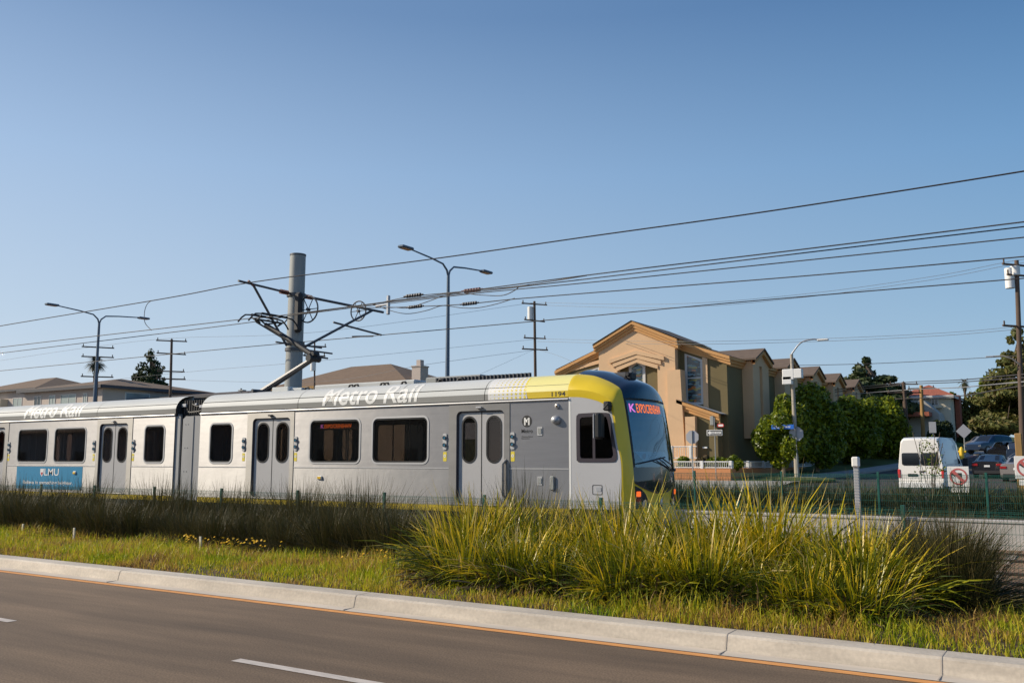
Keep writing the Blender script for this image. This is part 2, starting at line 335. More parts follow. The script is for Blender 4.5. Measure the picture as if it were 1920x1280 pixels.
b = MB(); prof = [(YK, .0), (YK+.035, .13), (YK+.06, .15), (YK+.31, .155), (YK+.31, -.05)]
b.grid([[(x, y, z) for x in (-400, 150)] for y, z in prof]); kerb = tag(b.build('kerb', M['concrete']), kind='structure')
# kerb expansion joints and stains
xj = [X_(px, YK) for px in (232, 668, 1350, 1742)]
b = MB()
for x in xj+[xj[0]-4.2*k for k in range(1, 9)]:
    b.grid([[(x+d, y-.004, z+.003) for d in (-.006, .006)] for y, z in prof[:4]])
    b.box((x-.006, 8.25, .0055), (x+.006, 8.41, .0145))
tag(b.build('kerb_joints', M['joint']), kind='structure')
# painted lines
strip('gutter_seam', [(8.222, .0035), (8.243, .0045)], mat('seam', (.10,.07,.045), .95))
strip('edge_line', [(8.10, .004), (8.215, .004)], M['lane_yellow'])
yl = []
p0 = P(432, 1239, 1); 
def G(px, py, z=0):
    r = ray(px, py); t = (z-CH)/r[2]; return Vector((r[0]*t, r[1]*t, z))
ly = G(560, 1257).y; xa = G(432, 1239).x; xb = G(28, 1164).x
b = MB()
for k in range(-2, 14):
    off = -k*(xa-xb+3.05)
    b.add([(xa+off, ly-.055, .0045), (xa+off+3.05, ly-.055, .0045), (xa+off+3.05, ly+.055, .0045), (xa+off, ly+.055, .0045)], [(0,1,2,3)])
tag(b.build('lane_line', M['lane_white']), kind='structure')
# verge behind kerb
VP_ = [(YK+.31, .13), (9.2, .17), (10.5, .17), (12.2, .08), (13.6, -.1), (14.8, -.32), (15.7, -.45)]
def vz(y):
    for (a, za), (c, zc) in zip(VP_, VP_[1:]):
        if a <= y <= c: return za+(zc-za)*(y-a)/(c-a)
    return VP_[0][1] if y < VP_[0][0] else VP_[-1][1]
strip('verge_soil', VP_, M['soil'], n=1)
strip('track_gravel', [(15.5,-.44), (16.6,-.40), (17.0,-.37)], M['gravel'])
strip('track_ballast', [(17.0,-.372), (17.3,-.36), (24.6,-.36), (25.0,-.40), (26.0,-.45)], M['ballast'])
# sleepers and rails
NT, FT = 18.83, 22.83
for yc, nm in ((NT, 'near'), (FT, 'far')):
    b = MB()
    for k in range(110): x = 8-k*.76; b.cbox((x-.12, yc-1.25, -.42), (x+.12, yc+1.25, -.345), .02)
    tag(b.build('sleepers', M['tie']), 'weathered concrete sleepers lying under the %s railway track' % nm, 'sleepers', kind='stuff')
    for s, w_ in ((-1, 'nearer'), (1, 'farther')):
        r = MB(); y = yc+s*.7525
        pr = [(-.07,-.345),(.07,-.345),(.07,-.335),(.012,-.325),(.012,RZ-.035),(.036,RZ-.028),(.036,RZ-.004),(.03,RZ),(-.03,RZ),(-.036,RZ-.004),(-.036,RZ-.028),(-.012,RZ-.035),(-.012,-.325),(-.07,-.335)]
        pr = [(u, v+.0) for u, v in pr]
        r.grid([[(x, y+u, v) for u, v in pr] for x in (-120, 40)], close=True)
        tag(r.build('rail', M['rail']), 'rusty steel rail, the %s of the two rails on the %s track' % (w_, nm), 'rail', 'rails of the two tracks')
# retaining wall on the far side of the tracks
b = MB(); b.box((-120, 26.0, -.6), (40, 26.22, .19)); b.cbox((-120, 25.97, .19), (40, 26.25, .27), .015)
for k in range(30): b.box((8-k*4.6, 25.985, -.5), (8-k*4.6+.02, 26.0, .18))
tag(b.build('retaining_wall', M['wallcon']), 'low pale concrete retaining wall running behind the railway tracks', 'wall')
# planted bank, far street, sidewalk, side street
strip('far_bank_soil', [(26.22, .18), (27.5, .24), (32.4, .22)], M['soil'])
strip('far_sidewalk', [(32.4, .21), (33.6, .21), (33.6, .08)], M['sidewalk'])
strip('far_street', [(33.6, .085), (50, .105)], M['asphalt_far'])
def patch(name, x0, x1, ys, dz, m):
    bb = MB(); bb.grid([[(x0(y) if callable(x0) else x0, y, tz(y)+dz), (x1(y) if callable(x1) else x1, y, tz(y)+dz)] for y in ys]); return tag(bb.build(name, m), kind='structure')
ys = [50, 51, 52, 53, 54, 58, 62, 66, 70, 76, 84, 95, 105, 120, 140, 170, 220, 300]
def re_(y):      # left edge of the side street, which bends to the right uphill
    if y < 60: return -15.2
    if y < 105: return -15.2+(y-60)/45*7.0
    return -8.2+(y-105)*.03
patch('side_street', re_, -1.8, ys, .012, M['asphalt_far'])
patch('church_sidewalk', -200, -15.2, [50, 51.5, 53.2, 53.9], .16, M['sidewalk'])
b = MB(); b.box((-200, 49.9, 0), (-15.2, 50.1, .262)); tag(b.build('far_kerb', M['sidewalk']), kind='structure')
patch('side_sidewalk', lambda y: re_(y)-1.9, lambda y: re_(y)+.02, ys[4:], .14, M['sidewalk'])
b = MB(); b.grid([[(re_(y)+x, y, tz(y)+d) for x, d in ((0, .15), (.15, .15), (.15, .0))] for y in ys[4:]]); tag(b.build('side_kerb', M['sidewalk']), kind='structure')
b = MB(); b.grid([[(x, y, tz(y)+d) for x, d in ((-90, .35+min(30,max(0, y-80))*.045), (re_(y)-7, .30+min(30,max(0, y-80))*.03), (re_(y)-1.9, .13))] for y in ys[4:]]); tag(b.build('hill_lawn', M['lawn']), kind='structure')
b = MB(); b.grid([[(x, y, tz(y)+d) for x, d in ((-1.8, .02), (-1.75, .16), (0, .16))] for y in ys]); tag(b.build('right_sidewalk', M['sidewalk']), kind='structure')
b = MB(); b.grid([[(x, y, tz(y)+d) for x, d in ((0, .15), (6, .5), (60, 1.2))] for y in ys[3:]]); tag(b.build('right_lawn', M['lawn']), kind='structure')
b = MB(); ctr = P(1492, 897, 56); b.plate([(x+ctr.x, y+56.0) for x, y in circ(0, 0, 2.3, 1.6, 28)], [], lambda u, v, d: (u, v, tz(v)+.20-d), .12)
tag(b.build('corner_grass', M['lawn']), kind='structure')

# ============================================================ TRAIN
Y0, YC, W2 = 17.5, 18.825, 1.325
XJ, XA, XM = -9.77, -21.93, -22.50          # cab joint, articulation end, mirror centre
T = empty('light_rail_train', (-15, YC, RZ), 'silver articulated train with yellow and black cab numbered 1194 running behind the shrubs', 'train')
TI = Matrix.Translation(Vector(T.location)).inverted()
def tb(b, name, mat_, parent=None, smooth=None, bevel=0, label=None):
    o = b.build(name, mat_, parent or T, smooth, bevel)
    if parent is None or parent is T: o.matrix_parent_inverse = TI
    else: o.matrix_parent_inverse = Matrix()
    # sub-parts: parent already carries the inverse offset
    if label: o['label'] = label
    return o
def sidep(y): return lambda u, v, d: (u, y+d, v)
def sidef(y): return lambda u, v, d: (u, y-d, v)
def text_mesh(s, bold=0.0, shear=0.0, res=4):
    c = bpy.data.curves.new('t', 'FONT'); c.body = s; c.resolution_u = res; c.offset = bold; c.shear = shear
    c.align_x = 'LEFT'; o = bpy.data.objects.new('t', c); COL.objects.link(o)
    bpy.context.view_layer.update()
    me = bpy.data.meshes.new_from_object(o, depsgraph=bpy.context.evaluated_depsgraph_get()); bpy.data.objects.remove(o)
    return me
def text(s, name, m, place, x0, x1, z0, z1, parent=None, bold=0.0, shear=0.0, cuts=None, train=True):
    # letters fitted to a box (x0..x1, z0..z1 of the cap height) then laid on a surface by place(u, v) -> 3D
    me = text_mesh(s, bold, shear); vs = [v.co.copy() for v in me.vertices]
    ref = text_mesh('H', bold); h1 = max(v.co.y for v in ref.vertices); h0 = min(v.co.y for v in ref.vertices)
    a = min(v.x for v in vs); c = max(v.x for v in vs)
    for v in me.vertices:
        v.co = ((v.co.x-a)/(c-a)*(x1-x0)+x0, (v.co.y-h0)/(h1-h0)*(z1-z0)+z0, 0)
    if cuts:
        bm = bmesh.new(); bm.from_mesh(me)
        for cc in cuts: bmesh.ops.bisect_plane(bm, geom=bm.verts[:]+bm.edges[:]+bm.faces[:], plane_co=(0, cc, 0), plane_no=(0, 1, 0))
        bm.to_mesh(me); bm.free()
    for v in me.vertices: v.co = place(v.co.x, v.co.y)
    me.materials.clear(); me.materials.append(m); me.name = name
    o = link(name, me, parent)
    if train:
        o.parent = parent or T
        o.matrix_parent_inverse = TI if (parent is None or parent is T) else Matrix()
    return o
# roof fairing profile (near side) by arc length
RP = [(17.515, 3.115), (17.515, 3.255), (17.535, 3.33), (17.575, 3.41), (17.635, 3.485), (17.715, 3.55), (17.82, 3.605), (17.95, 3.64), (18.15, 3.665)]
RS = [0]
for (a, c), (d, e) in zip(RP, RP[1:]): RS.append(RS[-1]+math.hypot(d-a, e-c))
def rp(s, off=.004):
    for i in range(len(RP)-1):
        if s <= RS[i+1] or i == len(RP)-2:
            t = (s-RS[i])/(RS[i+1]-RS[i]); dy = RP[i+1][0]-RP[i][0]; dz = RP[i+1][1]-RP[i][1]; L = math.hypot(dy, dz)
            return (RP[i][0]+dy*t-dz/L*off, RP[i][1]+dz*t+dy/L*off)
def roofplace(off=.004): return lambda u, v: (u, *rp(v, off))
WINS = [(-21.46, -20.56, 1.69, 2.76, .14), (-17.52, -15.81, 1.69, 2.77, .14), (-15.36, -13.64, 1.69, 2.77, .14)]
DOORS = [(-19.72, -18.26), (-12.78, -11.43)]
def half(sgn):
    mx = (lambda x: x) if sgn > 0 else (lambda x: 2*XM-x)
    def rng(a, c): a, c = mx(a), mx(c); return min(a, c), max(a, c)
    xa, xj = rng(XA, XJ)
    holes = [];
    for x0, x1, z0, z1, r in WINS: a, c = rng(x0, x1); holes.append(rrect(a, z0, c, z1, r))
    dh = []
    for x0, x1 in DOORS: a, c = rng(x0, x1); dh.append(rrect(a-.0, .76, c+.0, 2.88, .13))
    # near side upper and lower panels; door surrounds are separate frames
    edges = [xa]
    for x0, x1 in sorted([rng(x0-.22, x1+.14) for x0, x1 in DOORS]): edges += [x0, x1]
    edges.append(xj)
    for side in (0, 1):
        pl = sidep(Y0) if side == 0 else sidef(2*YC-Y0)
        pan = MB(); low = MB()
        for a, c in zip(edges[0::2], edges[1::2]):
            hs = [h for h in holes if min(p[0] for p in h) > a and max(p[0] for p in h) < c]
            pan.plate([(a, 1.565), (c, 1.565), (c, 3.045), (a, 3.045)], hs, pl, .05)
            low.plate([(a, .715), (c, .715), (c, 1.55), (a, 1.55)], [], pl, .05)
        side_o = tb(pan, 'side_panel', M['steel']); tb(low, 'lower_panel', M['steel_low'])
        # rain channel, belt moulding, yellow sill
        g = MB(); g.tube([(xa, Y0-.012 if not side else 2*YC-Y0+.012, 3.068), (xj, Y0-.012 if not side else 2*YC-Y0+.012, 3.068)], .026, 8); tb(g, 'gutter_rail', M['steel_bright'], smooth=50)
        g = MB()
        for a, c in zip(edges[0::2], edges[1::2]):
            y1 = Y0-.008 if not side else 2*YC-Y0+.008; g.box((a, y1, 1.547), (c, Y0+.02 if not side else 2*YC-Y0-.02, 1.568))
        tb(g, 'belt_moulding', M['steel_bright'])
        g = MB(); y1, y2 = (Y0-.006, Y0+.05) if not side else (2*YC-Y0+.006, 2*YC-Y0-.05); g.cbox((xa, y1, .568), (xj, y2, .713), .006); tb(g, 'yellow_sill', M['skirt_yellow'])
        g = MB(); g.box((xa, Y0+.02 if not side else 2*YC-Y0-.02, 3.03), (xj, Y0+.09 if not side else 2*YC-Y0-.09, 3.115)); tb(g, 'roof_seam', M['rubber'])
        for x0, x1, z0, z1, r in WINS:
            a, c = rng(x0, x1)
            f = MB(); f.plate(rrect(a-.045, z0-.045, c+.045, z1+.045, r+.045), [rrect(a+.0, z0+.0, c-.0, z1-.0, r)], sidep(Y0-.010) if not side else sidef(2*YC-Y0+.010), .012)
            wf = tb(f, 'window', M['steel_bright'])
            f = MB(); f.plate(rrect(a-.002, z0-.002, c+.002, z1+.002, r), [rrect(a+.035, z0+.035, c-.035, z1-.035, r-.03)], sidep(Y0+.006) if not side else sidef(2*YC-Y0-.006), .03); tb(f, 'gasket', M['rubber'], wf)
            pn = MB(); pn.plate(rrect(a+.02, z0+.02, c-.02, z1-.02, r), [], sidep(Y0+.022) if not side else sidef(2*YC-Y0-.022), .006); tb(pn, 'pane', M['tint'], wf)
        for i, (x0, x1) in enumerate(DOORS):
            a, c = rng(x0, x1); A, Cc = rng(x0-.22, x1+.14); hh = rrect(a, .76, c, 2.88, .13)
            pl = sidep(Y0-.012) if not side else sidef(2*YC-Y0+.012)
            f = MB(); f.plate([(A+.003, .715), (Cc-.003, .715), (Cc-.003, 3.035), (A+.003, 3.035)], [hh], pl, .07); tb(f, 'door_surround', M['steel_frame'])
            yl0 = Y0+.055 if not side else 2*YC-Y0-.055; plf = sidep(yl0) if not side else sidef(yl0)
            f = MB(); f.plate([(a-.03, .74), (c+.03, .74), (c+.03, 2.92), (a-.03, 2.92)], [rrect(a+.03, .76, c-.03, 2.85, .1)], sidep(yl0-.03) if not side else sidef(yl0+.03), .03); tb(f, 'door_seal', M['win_gasket'])
            m_ = (a+c)/2
            for q, (l0, l1) in enumerate(((a-.02, m_-.014), (m_+.014, c+.02))):
                wl0 = l0+.16 if q == 0 else l0+.145; wl1 = l1-.145 if q == 0 else l1-.16
                hw = rrect(wl0, 1.70, wl1, 2.74, .2)
                f = MB(); f.plate([(l0, .755), (l1, .755), (l1, 2.9), (l0, 2.9)], [hw], plf, .035); dl = tb(f, 'door_leaf', M['door_grey'])
                f = MB(); f.plate(rrect(wl0-.028, 1.672, wl1+.028, 2.768, .22), [rrect(wl0+.012, 1.712, wl1-.012, 2.728, .19)], sidep(yl0-.008) if not side else sidef(yl0+.008), .02); tb(f, 'door_window_frame', M['rubber'], dl)
                f = MB(); f.plate(rrect(wl0, 1.70, wl1, 2.74, .2), [], sidep(yl0+.004) if not side else sidef(yl0-.004), .006); tb(f, 'door_pane', M['tint'], dl)
            f = MB(); f.box((m_-.013, yl0-.002, .76), (m_+.013, yl0+.03, 2.9)); tb(f, 'door_edge_seal', M['rubber'])
            if not side:
                # little lamp hood above the door and threshold
                f = MB(); f.cbox((m_-.09, Y0-.075, 2.93), (m_+.07, Y0-.012, 2.97), .012); tb(f, 'door_lamp', M['steel_bright'] if sgn*(1 if i else -1) > 0 else M['black_matte'])
                f = MB(); f.cbox((a+.05, Y0-.03, .72), (c-.02, Y0+.03, .745), .006); tb(f, 'door_step', M['steel_bright'])
                for xb in (A-.115, Cc+.075):       # push-button plates
                    f = MB(); f.plate(rrect(xb-.055, 1.99, xb+.055, 2.37, .03), [], sidep(Y0-.02), .02); bp = tb(f, 'button_plate', M['steel_bright'])
                    for zb in (2.27, 2.10):
                        f = MB(); f.plate(circ(xb, zb, .042), [], sidep(Y0-.04), .02); tb(f, 'door_button', M['blue_button'], bp)
                        f = MB(); f.plate(circ(xb, zb, .047), [circ(xb, zb, .032)], sidep(Y0-.045), .008); tb(f, 'button_ring', M['rubber'], bp)
                    f = MB(); f.plate(rrect(xb-.05, 1.72, xb+.05, 1.94, .015), [], sidep(Y0-.004), .004); lb = tb(f, 'door_sticker', M['label_yellow'])
                    f = MB(); f.plate(circ(xb, 1.845, .036), [circ(xb, 1.845, .016)], sidep(Y0-.007), .003); tb(f, 'sticker_symbol', M['white_paint'], lb)
    # ends, floor, ceiling, roof top
    g = MB(); g.box((xa+.02, Y0+.06, .60), (xj-.02, 2*YC-Y0-.06, .66)); tb(g, 'floor', M['interior_floor'])
    g = MB(); g.box((xa+.02, Y0+.06, 2.98), (xj-.02, 2*YC-Y0-.06, 3.03)); tb(g, 'ceiling', M['interior'])
    if sgn > 0: g = MB(); g.box((XJ-.35, Y0+.06, .66), (XJ-.30, 2*YC-Y0-.06, 2.98)); tb(g, 'cab_partition', M['black_matte'])
    else: g = MB(); g.box((xa, Y0+.05, .6), (xa+.06, 2*YC-Y0-.05, 3.7)); tb(g, 'end_wall', M['cab_grey'])
    e0, e1 = (xa, xa+.04) if sgn > 0 else (xj-.04, xj)
    g = MB(); g.plate([(Y0+.06, .60), (2*YC-Y0-.06, .60), (2*YC-Y0-.06, 3.1), (Y0+.06, 3.1)], [[(YC-.5, .7), (YC+.5, .7), (YC+.5, 2.7), (YC-.5, 2.7)]], lambda u, v, d: (e0+d, u, v), .04); tb(g, 'end_frame', M['bellows_grey'])
    # roof fairing: low dark band and light curved cover, both sides, and the roof deck
    segs = [-21.93, -18.03, -14.52, -12.0, XJ]
    for side in (0, 1):
        fy = (lambda y: y) if side == 0 else (lambda y: 2*YC-y)
        for s0, s1 in zip(segs, segs[1:]):
            a, c = rng(s0, s1); a += .008; c -= .008
            if s0 == segs[0] and sgn > 0: a0 = a-.0
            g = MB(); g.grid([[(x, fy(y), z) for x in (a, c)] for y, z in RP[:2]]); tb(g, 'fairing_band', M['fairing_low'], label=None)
            g = MB(); g.grid([[(x, fy(y), z) for x in (a, c)] for y, z in RP[1:]]+[[(a, fy(18.15), 3.4), (c, fy(18.15), 3.4)]]); tb(g, 'roof_fairing', M['fairing'], smooth=40)
    g = MB(); g.box((xa+.03, 17.56, 3.10), (xj-.03, 2*YC-17.56, 3.40)); g.box((xa+.02, 18.16, 3.40), (xj-.02, 2*YC-18.16, 3.62)); tb(g, 'roof_deck', M['dark_under'])
    # undercarriage: grey equipment skirts, bogie
    for a, c in ((-21.2, -19.55), (-19.5, -17.75), (-15.9, -13.6)):
        a, c = rng(a, c); g = MB()
        g.plate([(a, .55), (c, .55), (c-.12, -.02), (a+.12, -.02)], [], sidep(Y0+.10), .06); tb(g, 'equipment_skirt', M['skirt_grey'])
    g = MB(); g.box((xa+.3, Y0+.25, .05), (xj-.3, 2*YC-Y0-.25, .56)); tb(g, 'underframe', M['dark_under'])
    for xw in (-21.2, -19.3) if 0 else (-12.9, -11.0):
        for yy in (NT-.75, NT+.75):
            x = mx(xw); g = MB(); g.tube([(x, yy-.06, RZ+.33), (x, yy+.06, RZ+.33)], .33, 24); tb(g, 'wheel', M['rail'], smooth=40)
    # interior fittings
    k = MB(); 
    for xp in (-20.1, -17.9, -17.0, -16.2, -14.9, -14.0, -13.2, -11.1):
        for yp in (YC-.45, YC+.45): k.tube([(mx(xp), yp, .66), (mx(xp), yp, 2.98)], .018, 6)
    for yp in (YC-.45, YC+.45): k.tube([(xa+.5, yp, 2.72), (xj-.5, yp, 2.72)], .016, 6)
    tb(k, 'grab_pole', M['handrail'])
    for xp in (-15.0, -14.6, -14.2, -16.9, -16.4):
        h = MB(); x = mx(xp); h.tube([(x, YC-.45, 2.72), (x-.04, YC-.45, 2.62), (x-.05, YC-.45, 2.50), (x, YC-.45, 2.44), (x+.05, YC-.45, 2.50), (x+.04, YC-.45, 2.62), (x, YC-.45, 2.72)], .012, 5); tb(h, 'hand_strap', M['black_matte'])
    for xs_ in (-17.2, -16.4, -15.6, -14.8, -14.0, -21.0):
        for ys_ in (YC-.95, YC+.55):
            h = MB(); x = mx(xs_); h.cbox((x-.22, ys_, 1.0), (x+.22, ys_+.42, 1.12), .03); h.cbox((x-.26*sgn, ys_, 1.08), (x-.20*sgn, ys_+.42, 1.68), .03); tb(h, 'seat', M['seat_blue'])
half(1); half(-1)
# roof ridge equipment and dotted/yellow livery on the fairing
SCAP = RS[1]; SMAX = RS[-2]
STOP = [i*SMAX/10 for i in range(1, 10)]+[SCAP]
for wd, p0_, p1_ in (('Metro', 606, 708), ('Rail', 721, 788), ('Metro', 44, 104), ('Rail', 112, 152)):
    text(wd, 'roof_lettering', M['decal_white'], roofplace(.005), X_(p0_, 17.6), X_(p1_, 17.6), .035, RS[6]-.03, bold=.012, shear=.12, cuts=STOP)
def drape(poly, name, m, off, holes=(), parent=None):
    bm = bmesh.new(); loops = [[Vector((p[0], p[1], 0)) for p in l] for l in [poly]+list(holes)]
    flat = [bm.verts.new(p) for l in loops for p in l]
    for f in tessellate_polygon(loops): bm.faces.new([flat[i] for i in f])
    for cc in STOP+RS[1:-1]: bmesh.ops.bisect_plane(bm, geom=bm.verts[:]+bm.edges[:]+bm.faces[:], plane_co=(0, cc, 0), plane_no=(0, 1, 0))
    for v in bm.verts: v.co = (v.co.x, *rp(v.co.y, off))
    b = MB(); bm.verts.index_update(); b.add([v.co for v in bm.verts], [[v.index for v in f.verts] for f in bm.faces]); bm.free()
    return tb(b, name, m, parent, smooth=40)
xd0, xd1 = X_(917, 17.6), X_(984, 17.6)
drape([(xd0+.03, .0), (xd1+.12, .0), (xd1+.0, SMAX), (xd0-.02, SMAX)], 'livery_dots_ground', M['dots_base'], .003)
drape([(xd1+.10, SCAP), (XJ-.01, SCAP), (XJ-.01, SMAX+.1), (xd1-.06, SMAX+.1)], 'livery_yellow', M['yellow_pale'], .005)
drape([(xd1+.14, .0), (XJ-.01, .0), (XJ-.01, SCAP), (xd1+.10, SCAP)], 'livery_yellow_band', M['yellow_low'], .005)
bd = MB()
for i in range(9):
    for j in range(8):
        x = xd0+.09+i*(xd1-xd0+.02)/8.5; s = .035+j*.082; rad = .008+.026*(i/8)**.8*(1-.25*abs(j-1)/7)
        if s+rad > SMAX: continue
        pts = circ(x, s, rad, n=12); n0 = len(bd.v)
        bd.add([(px_, *rp(ps, .006)) for px_, ps in pts], [tuple(range(12))])
tb(bd, 'livery_dots', M['label_yellow'])
text('1194', 'car_number', M['black_matte'], roofplace(.008), X_(1035, 17.51), X_(1061, 17.51), .022, .125, bold=.012)
# roof gear
g = MB(); g.cbox((X_(510, 18.2), 18.1, 3.62), (X_(541, 18.2), 18.5, 3.78), .02); g.cbox((X_(541, 18.2), 18.2, 3.6), (X_(562, 18.2), 18.6, 3.74), .02); tb(g, 'roof_box', M['fairing'])
g = MB(); g.cbox((X_(590, 18.5), 18.4, 3.6), (X_(780, 18.5), 19.2, 3.80), .03); tb(g, 'roof_unit', M['fairing'])
g = MB(); g.cbox((X_(800, 18.5), 18.4, 3.6), (X_(905, 18.5), 19.3, 3.83), .03); tb(g, 'roof_unit', M['galv'])
for pxs in (572, 655, 665, 715, 722, 755, 825, 862):
    g = MB(); x = X_(pxs, 18.3); g.tube([(x-.10, 18.3, 3.64), (x-.04, 18.3, 3.74), (x+.05, 18.3, 3.74), (x+.10, 18.3, 3.64)], .028, 6); tb(g, 'roof_bracket', M['black_matte'], smooth=40)
g = MB()
g.box((X_(820, 18.45), 18.385, 3.66), (X_(820, 18.45)+2.8, 18.395, 3.79))
for k in range(26): x = X_(820, 18.45)+k*.11; g.box((x, 18.34, 3.66), (x+.03, 18.39, 3.79))
tb(g, 'unit_grille', M['galv_dark'])
# articulation between the halves
xr, xf = 2*XM-XA, XA
g = MB(); g.box((xr, Y0+.04, .60), (xr+.20, Y0+.10, 3.03)); tb(g, 'gangway_edge', M['bellows_grey'])
g = MB(); g.box((xr+.20, Y0+.16, .6), (xr+.38, Y0+.2, 3.05)); tb(g, 'gangway_gap', M['black_matte'])
g = MB(); g.plate([(xr+.33, .66), (xr+.80, .60), (xr+.80, 3.02), (xr+.45, 3.02), (xr+.33, 2.94)], [], sidep(Y0+.03), .06); cv = tb(g, 'gangway_cover', M['bellows_grey'])
g = MB(); g.box((xr+.80, Y0+.05, .60), (xf, Y0+.1, 3.02)); tb(g, 'gangway_edge', M['bellows_grey'])
g = MB()
for z in (2.78, 2.10, 1.42, .80):
    for dx in (.46, .58): g.plate(circ(xr+dx, z, .014, n=8), [], sidep(Y0+.022), .01)
tb(g, 'rivets', M['galv_dark'], cv)
g = MB(); g.box((xr, Y0+.25, .5), (xf, 2*YC-Y0-.1, 3.2)); g.box((xr+.05, 17.9, 3.2), (xf-.05, 2*YC-17.9, 3.45)); tb(g, 'bellows', M['rubber'])
g = MB()
for k in range(9):
    x = xr+.14+k*.105; g.box((x, 17.7, 3.1), (x+.05, 2*YC-17.7, 3.5))
tb(g, 'roof_bellows', M['dark_under'])
for a, c in (((xr+.06, 17.66, 3.30), (xr+.26, 17.8, 3.40)), ((xf-.30, 17.66, 3.25), (xf-.16, 17.8, 3.34)), ((xf-.5, 17.66, 3.34), (xf-.40, 17.8, 3.40)), ((xf-.16, 17.6, 3.02), (xf-.04, 17.7, 3.12))):
    g = MB(); g.cbox(a, c, .015); tb(g, 'roof_coupling', M['alu'])
g = MB(); g.tube([(xr+.1, 17.75, 3.22), (xr+.4, 17.72, 3.14), (xr+.8, 17.72, 3.16), (xf-.05, 17.75, 3.25)], .03, 6); g.tube([(xr+.5, 17.70, 3.38), (xr+.75, 17.68, 3.30), (xf-.1, 17.7, 3.36)], .02, 6); tb(g, 'roof_cable', M['black_matte'], smooth=40)

# ---------------------------------------------------------------- the cab
A_ = [(-9.77,17.5,3.11),(-9.45,17.5,3.09),(-9.13,17.5,3.02),(-8.91,17.5,2.93),(-8.76,17.5,2.82),(-8.70,17.5,2.61),(-8.655,17.5,2.35),(-8.60,17.5,2.03),(-8.53,17.5,1.70),(-8.52,17.5,1.22),(-8.52,17.5,.86),(-8.54,17.5,.45)]
B_ = [(-9.77,17.49,3.27),(-9.45,17.49,3.25),(-9.13,17.49,3.19),(-8.90,17.49,3.10),(-8.72,17.50,2.95),(-8.665,17.505,2.68),(-8.625,17.51,2.37),(-8.57,17.51,2.03),(-8.50,17.51,1.70),(-8.49,17.51,1.22),(-8.49,17.51,.86),(-8.51,17.51,.45)]
C_ = [(-9.77,17.99,3.66),(-9.38,17.97,3.59),(-9.06,17.94,3.475),(-8.82,17.89,3.36),(-8.66,17.82,3.245),(-8.58,17.76,3.06),(-8.51,17.75,2.70),(-8.44,17.75,2.20),(-8.38,17.75,1.72),(-8.35,17.75,1.30),(-8.35,17.75,.90),(-8.38,17.75,.45)]
D_ = [(-9.77,YC,3.80),(-9.42,YC,3.755),(-9.10,YC,3.66),(-8.80,YC,3.55),(-8.54,YC,3.40),(-8.42,YC,3.08),(-8.35,YC,2.70),(-8.28,YC,2.20),(-8.23,YC,1.72),(-8.21,YC,1.30),(-8.22,YC,.90),(-8.27,YC,.45)]
n = 6
Ai, Bi, Ci, Di = (interp(k, n) for k in (A_, B_, C_, D_))
mir = lambda v: Vector((v[0], 2*YC-v[1], v[2]))
def bulge(a, c, t, k=.035):      # A..B / B..C strip with slight crown
    return a.lerp(c, t)
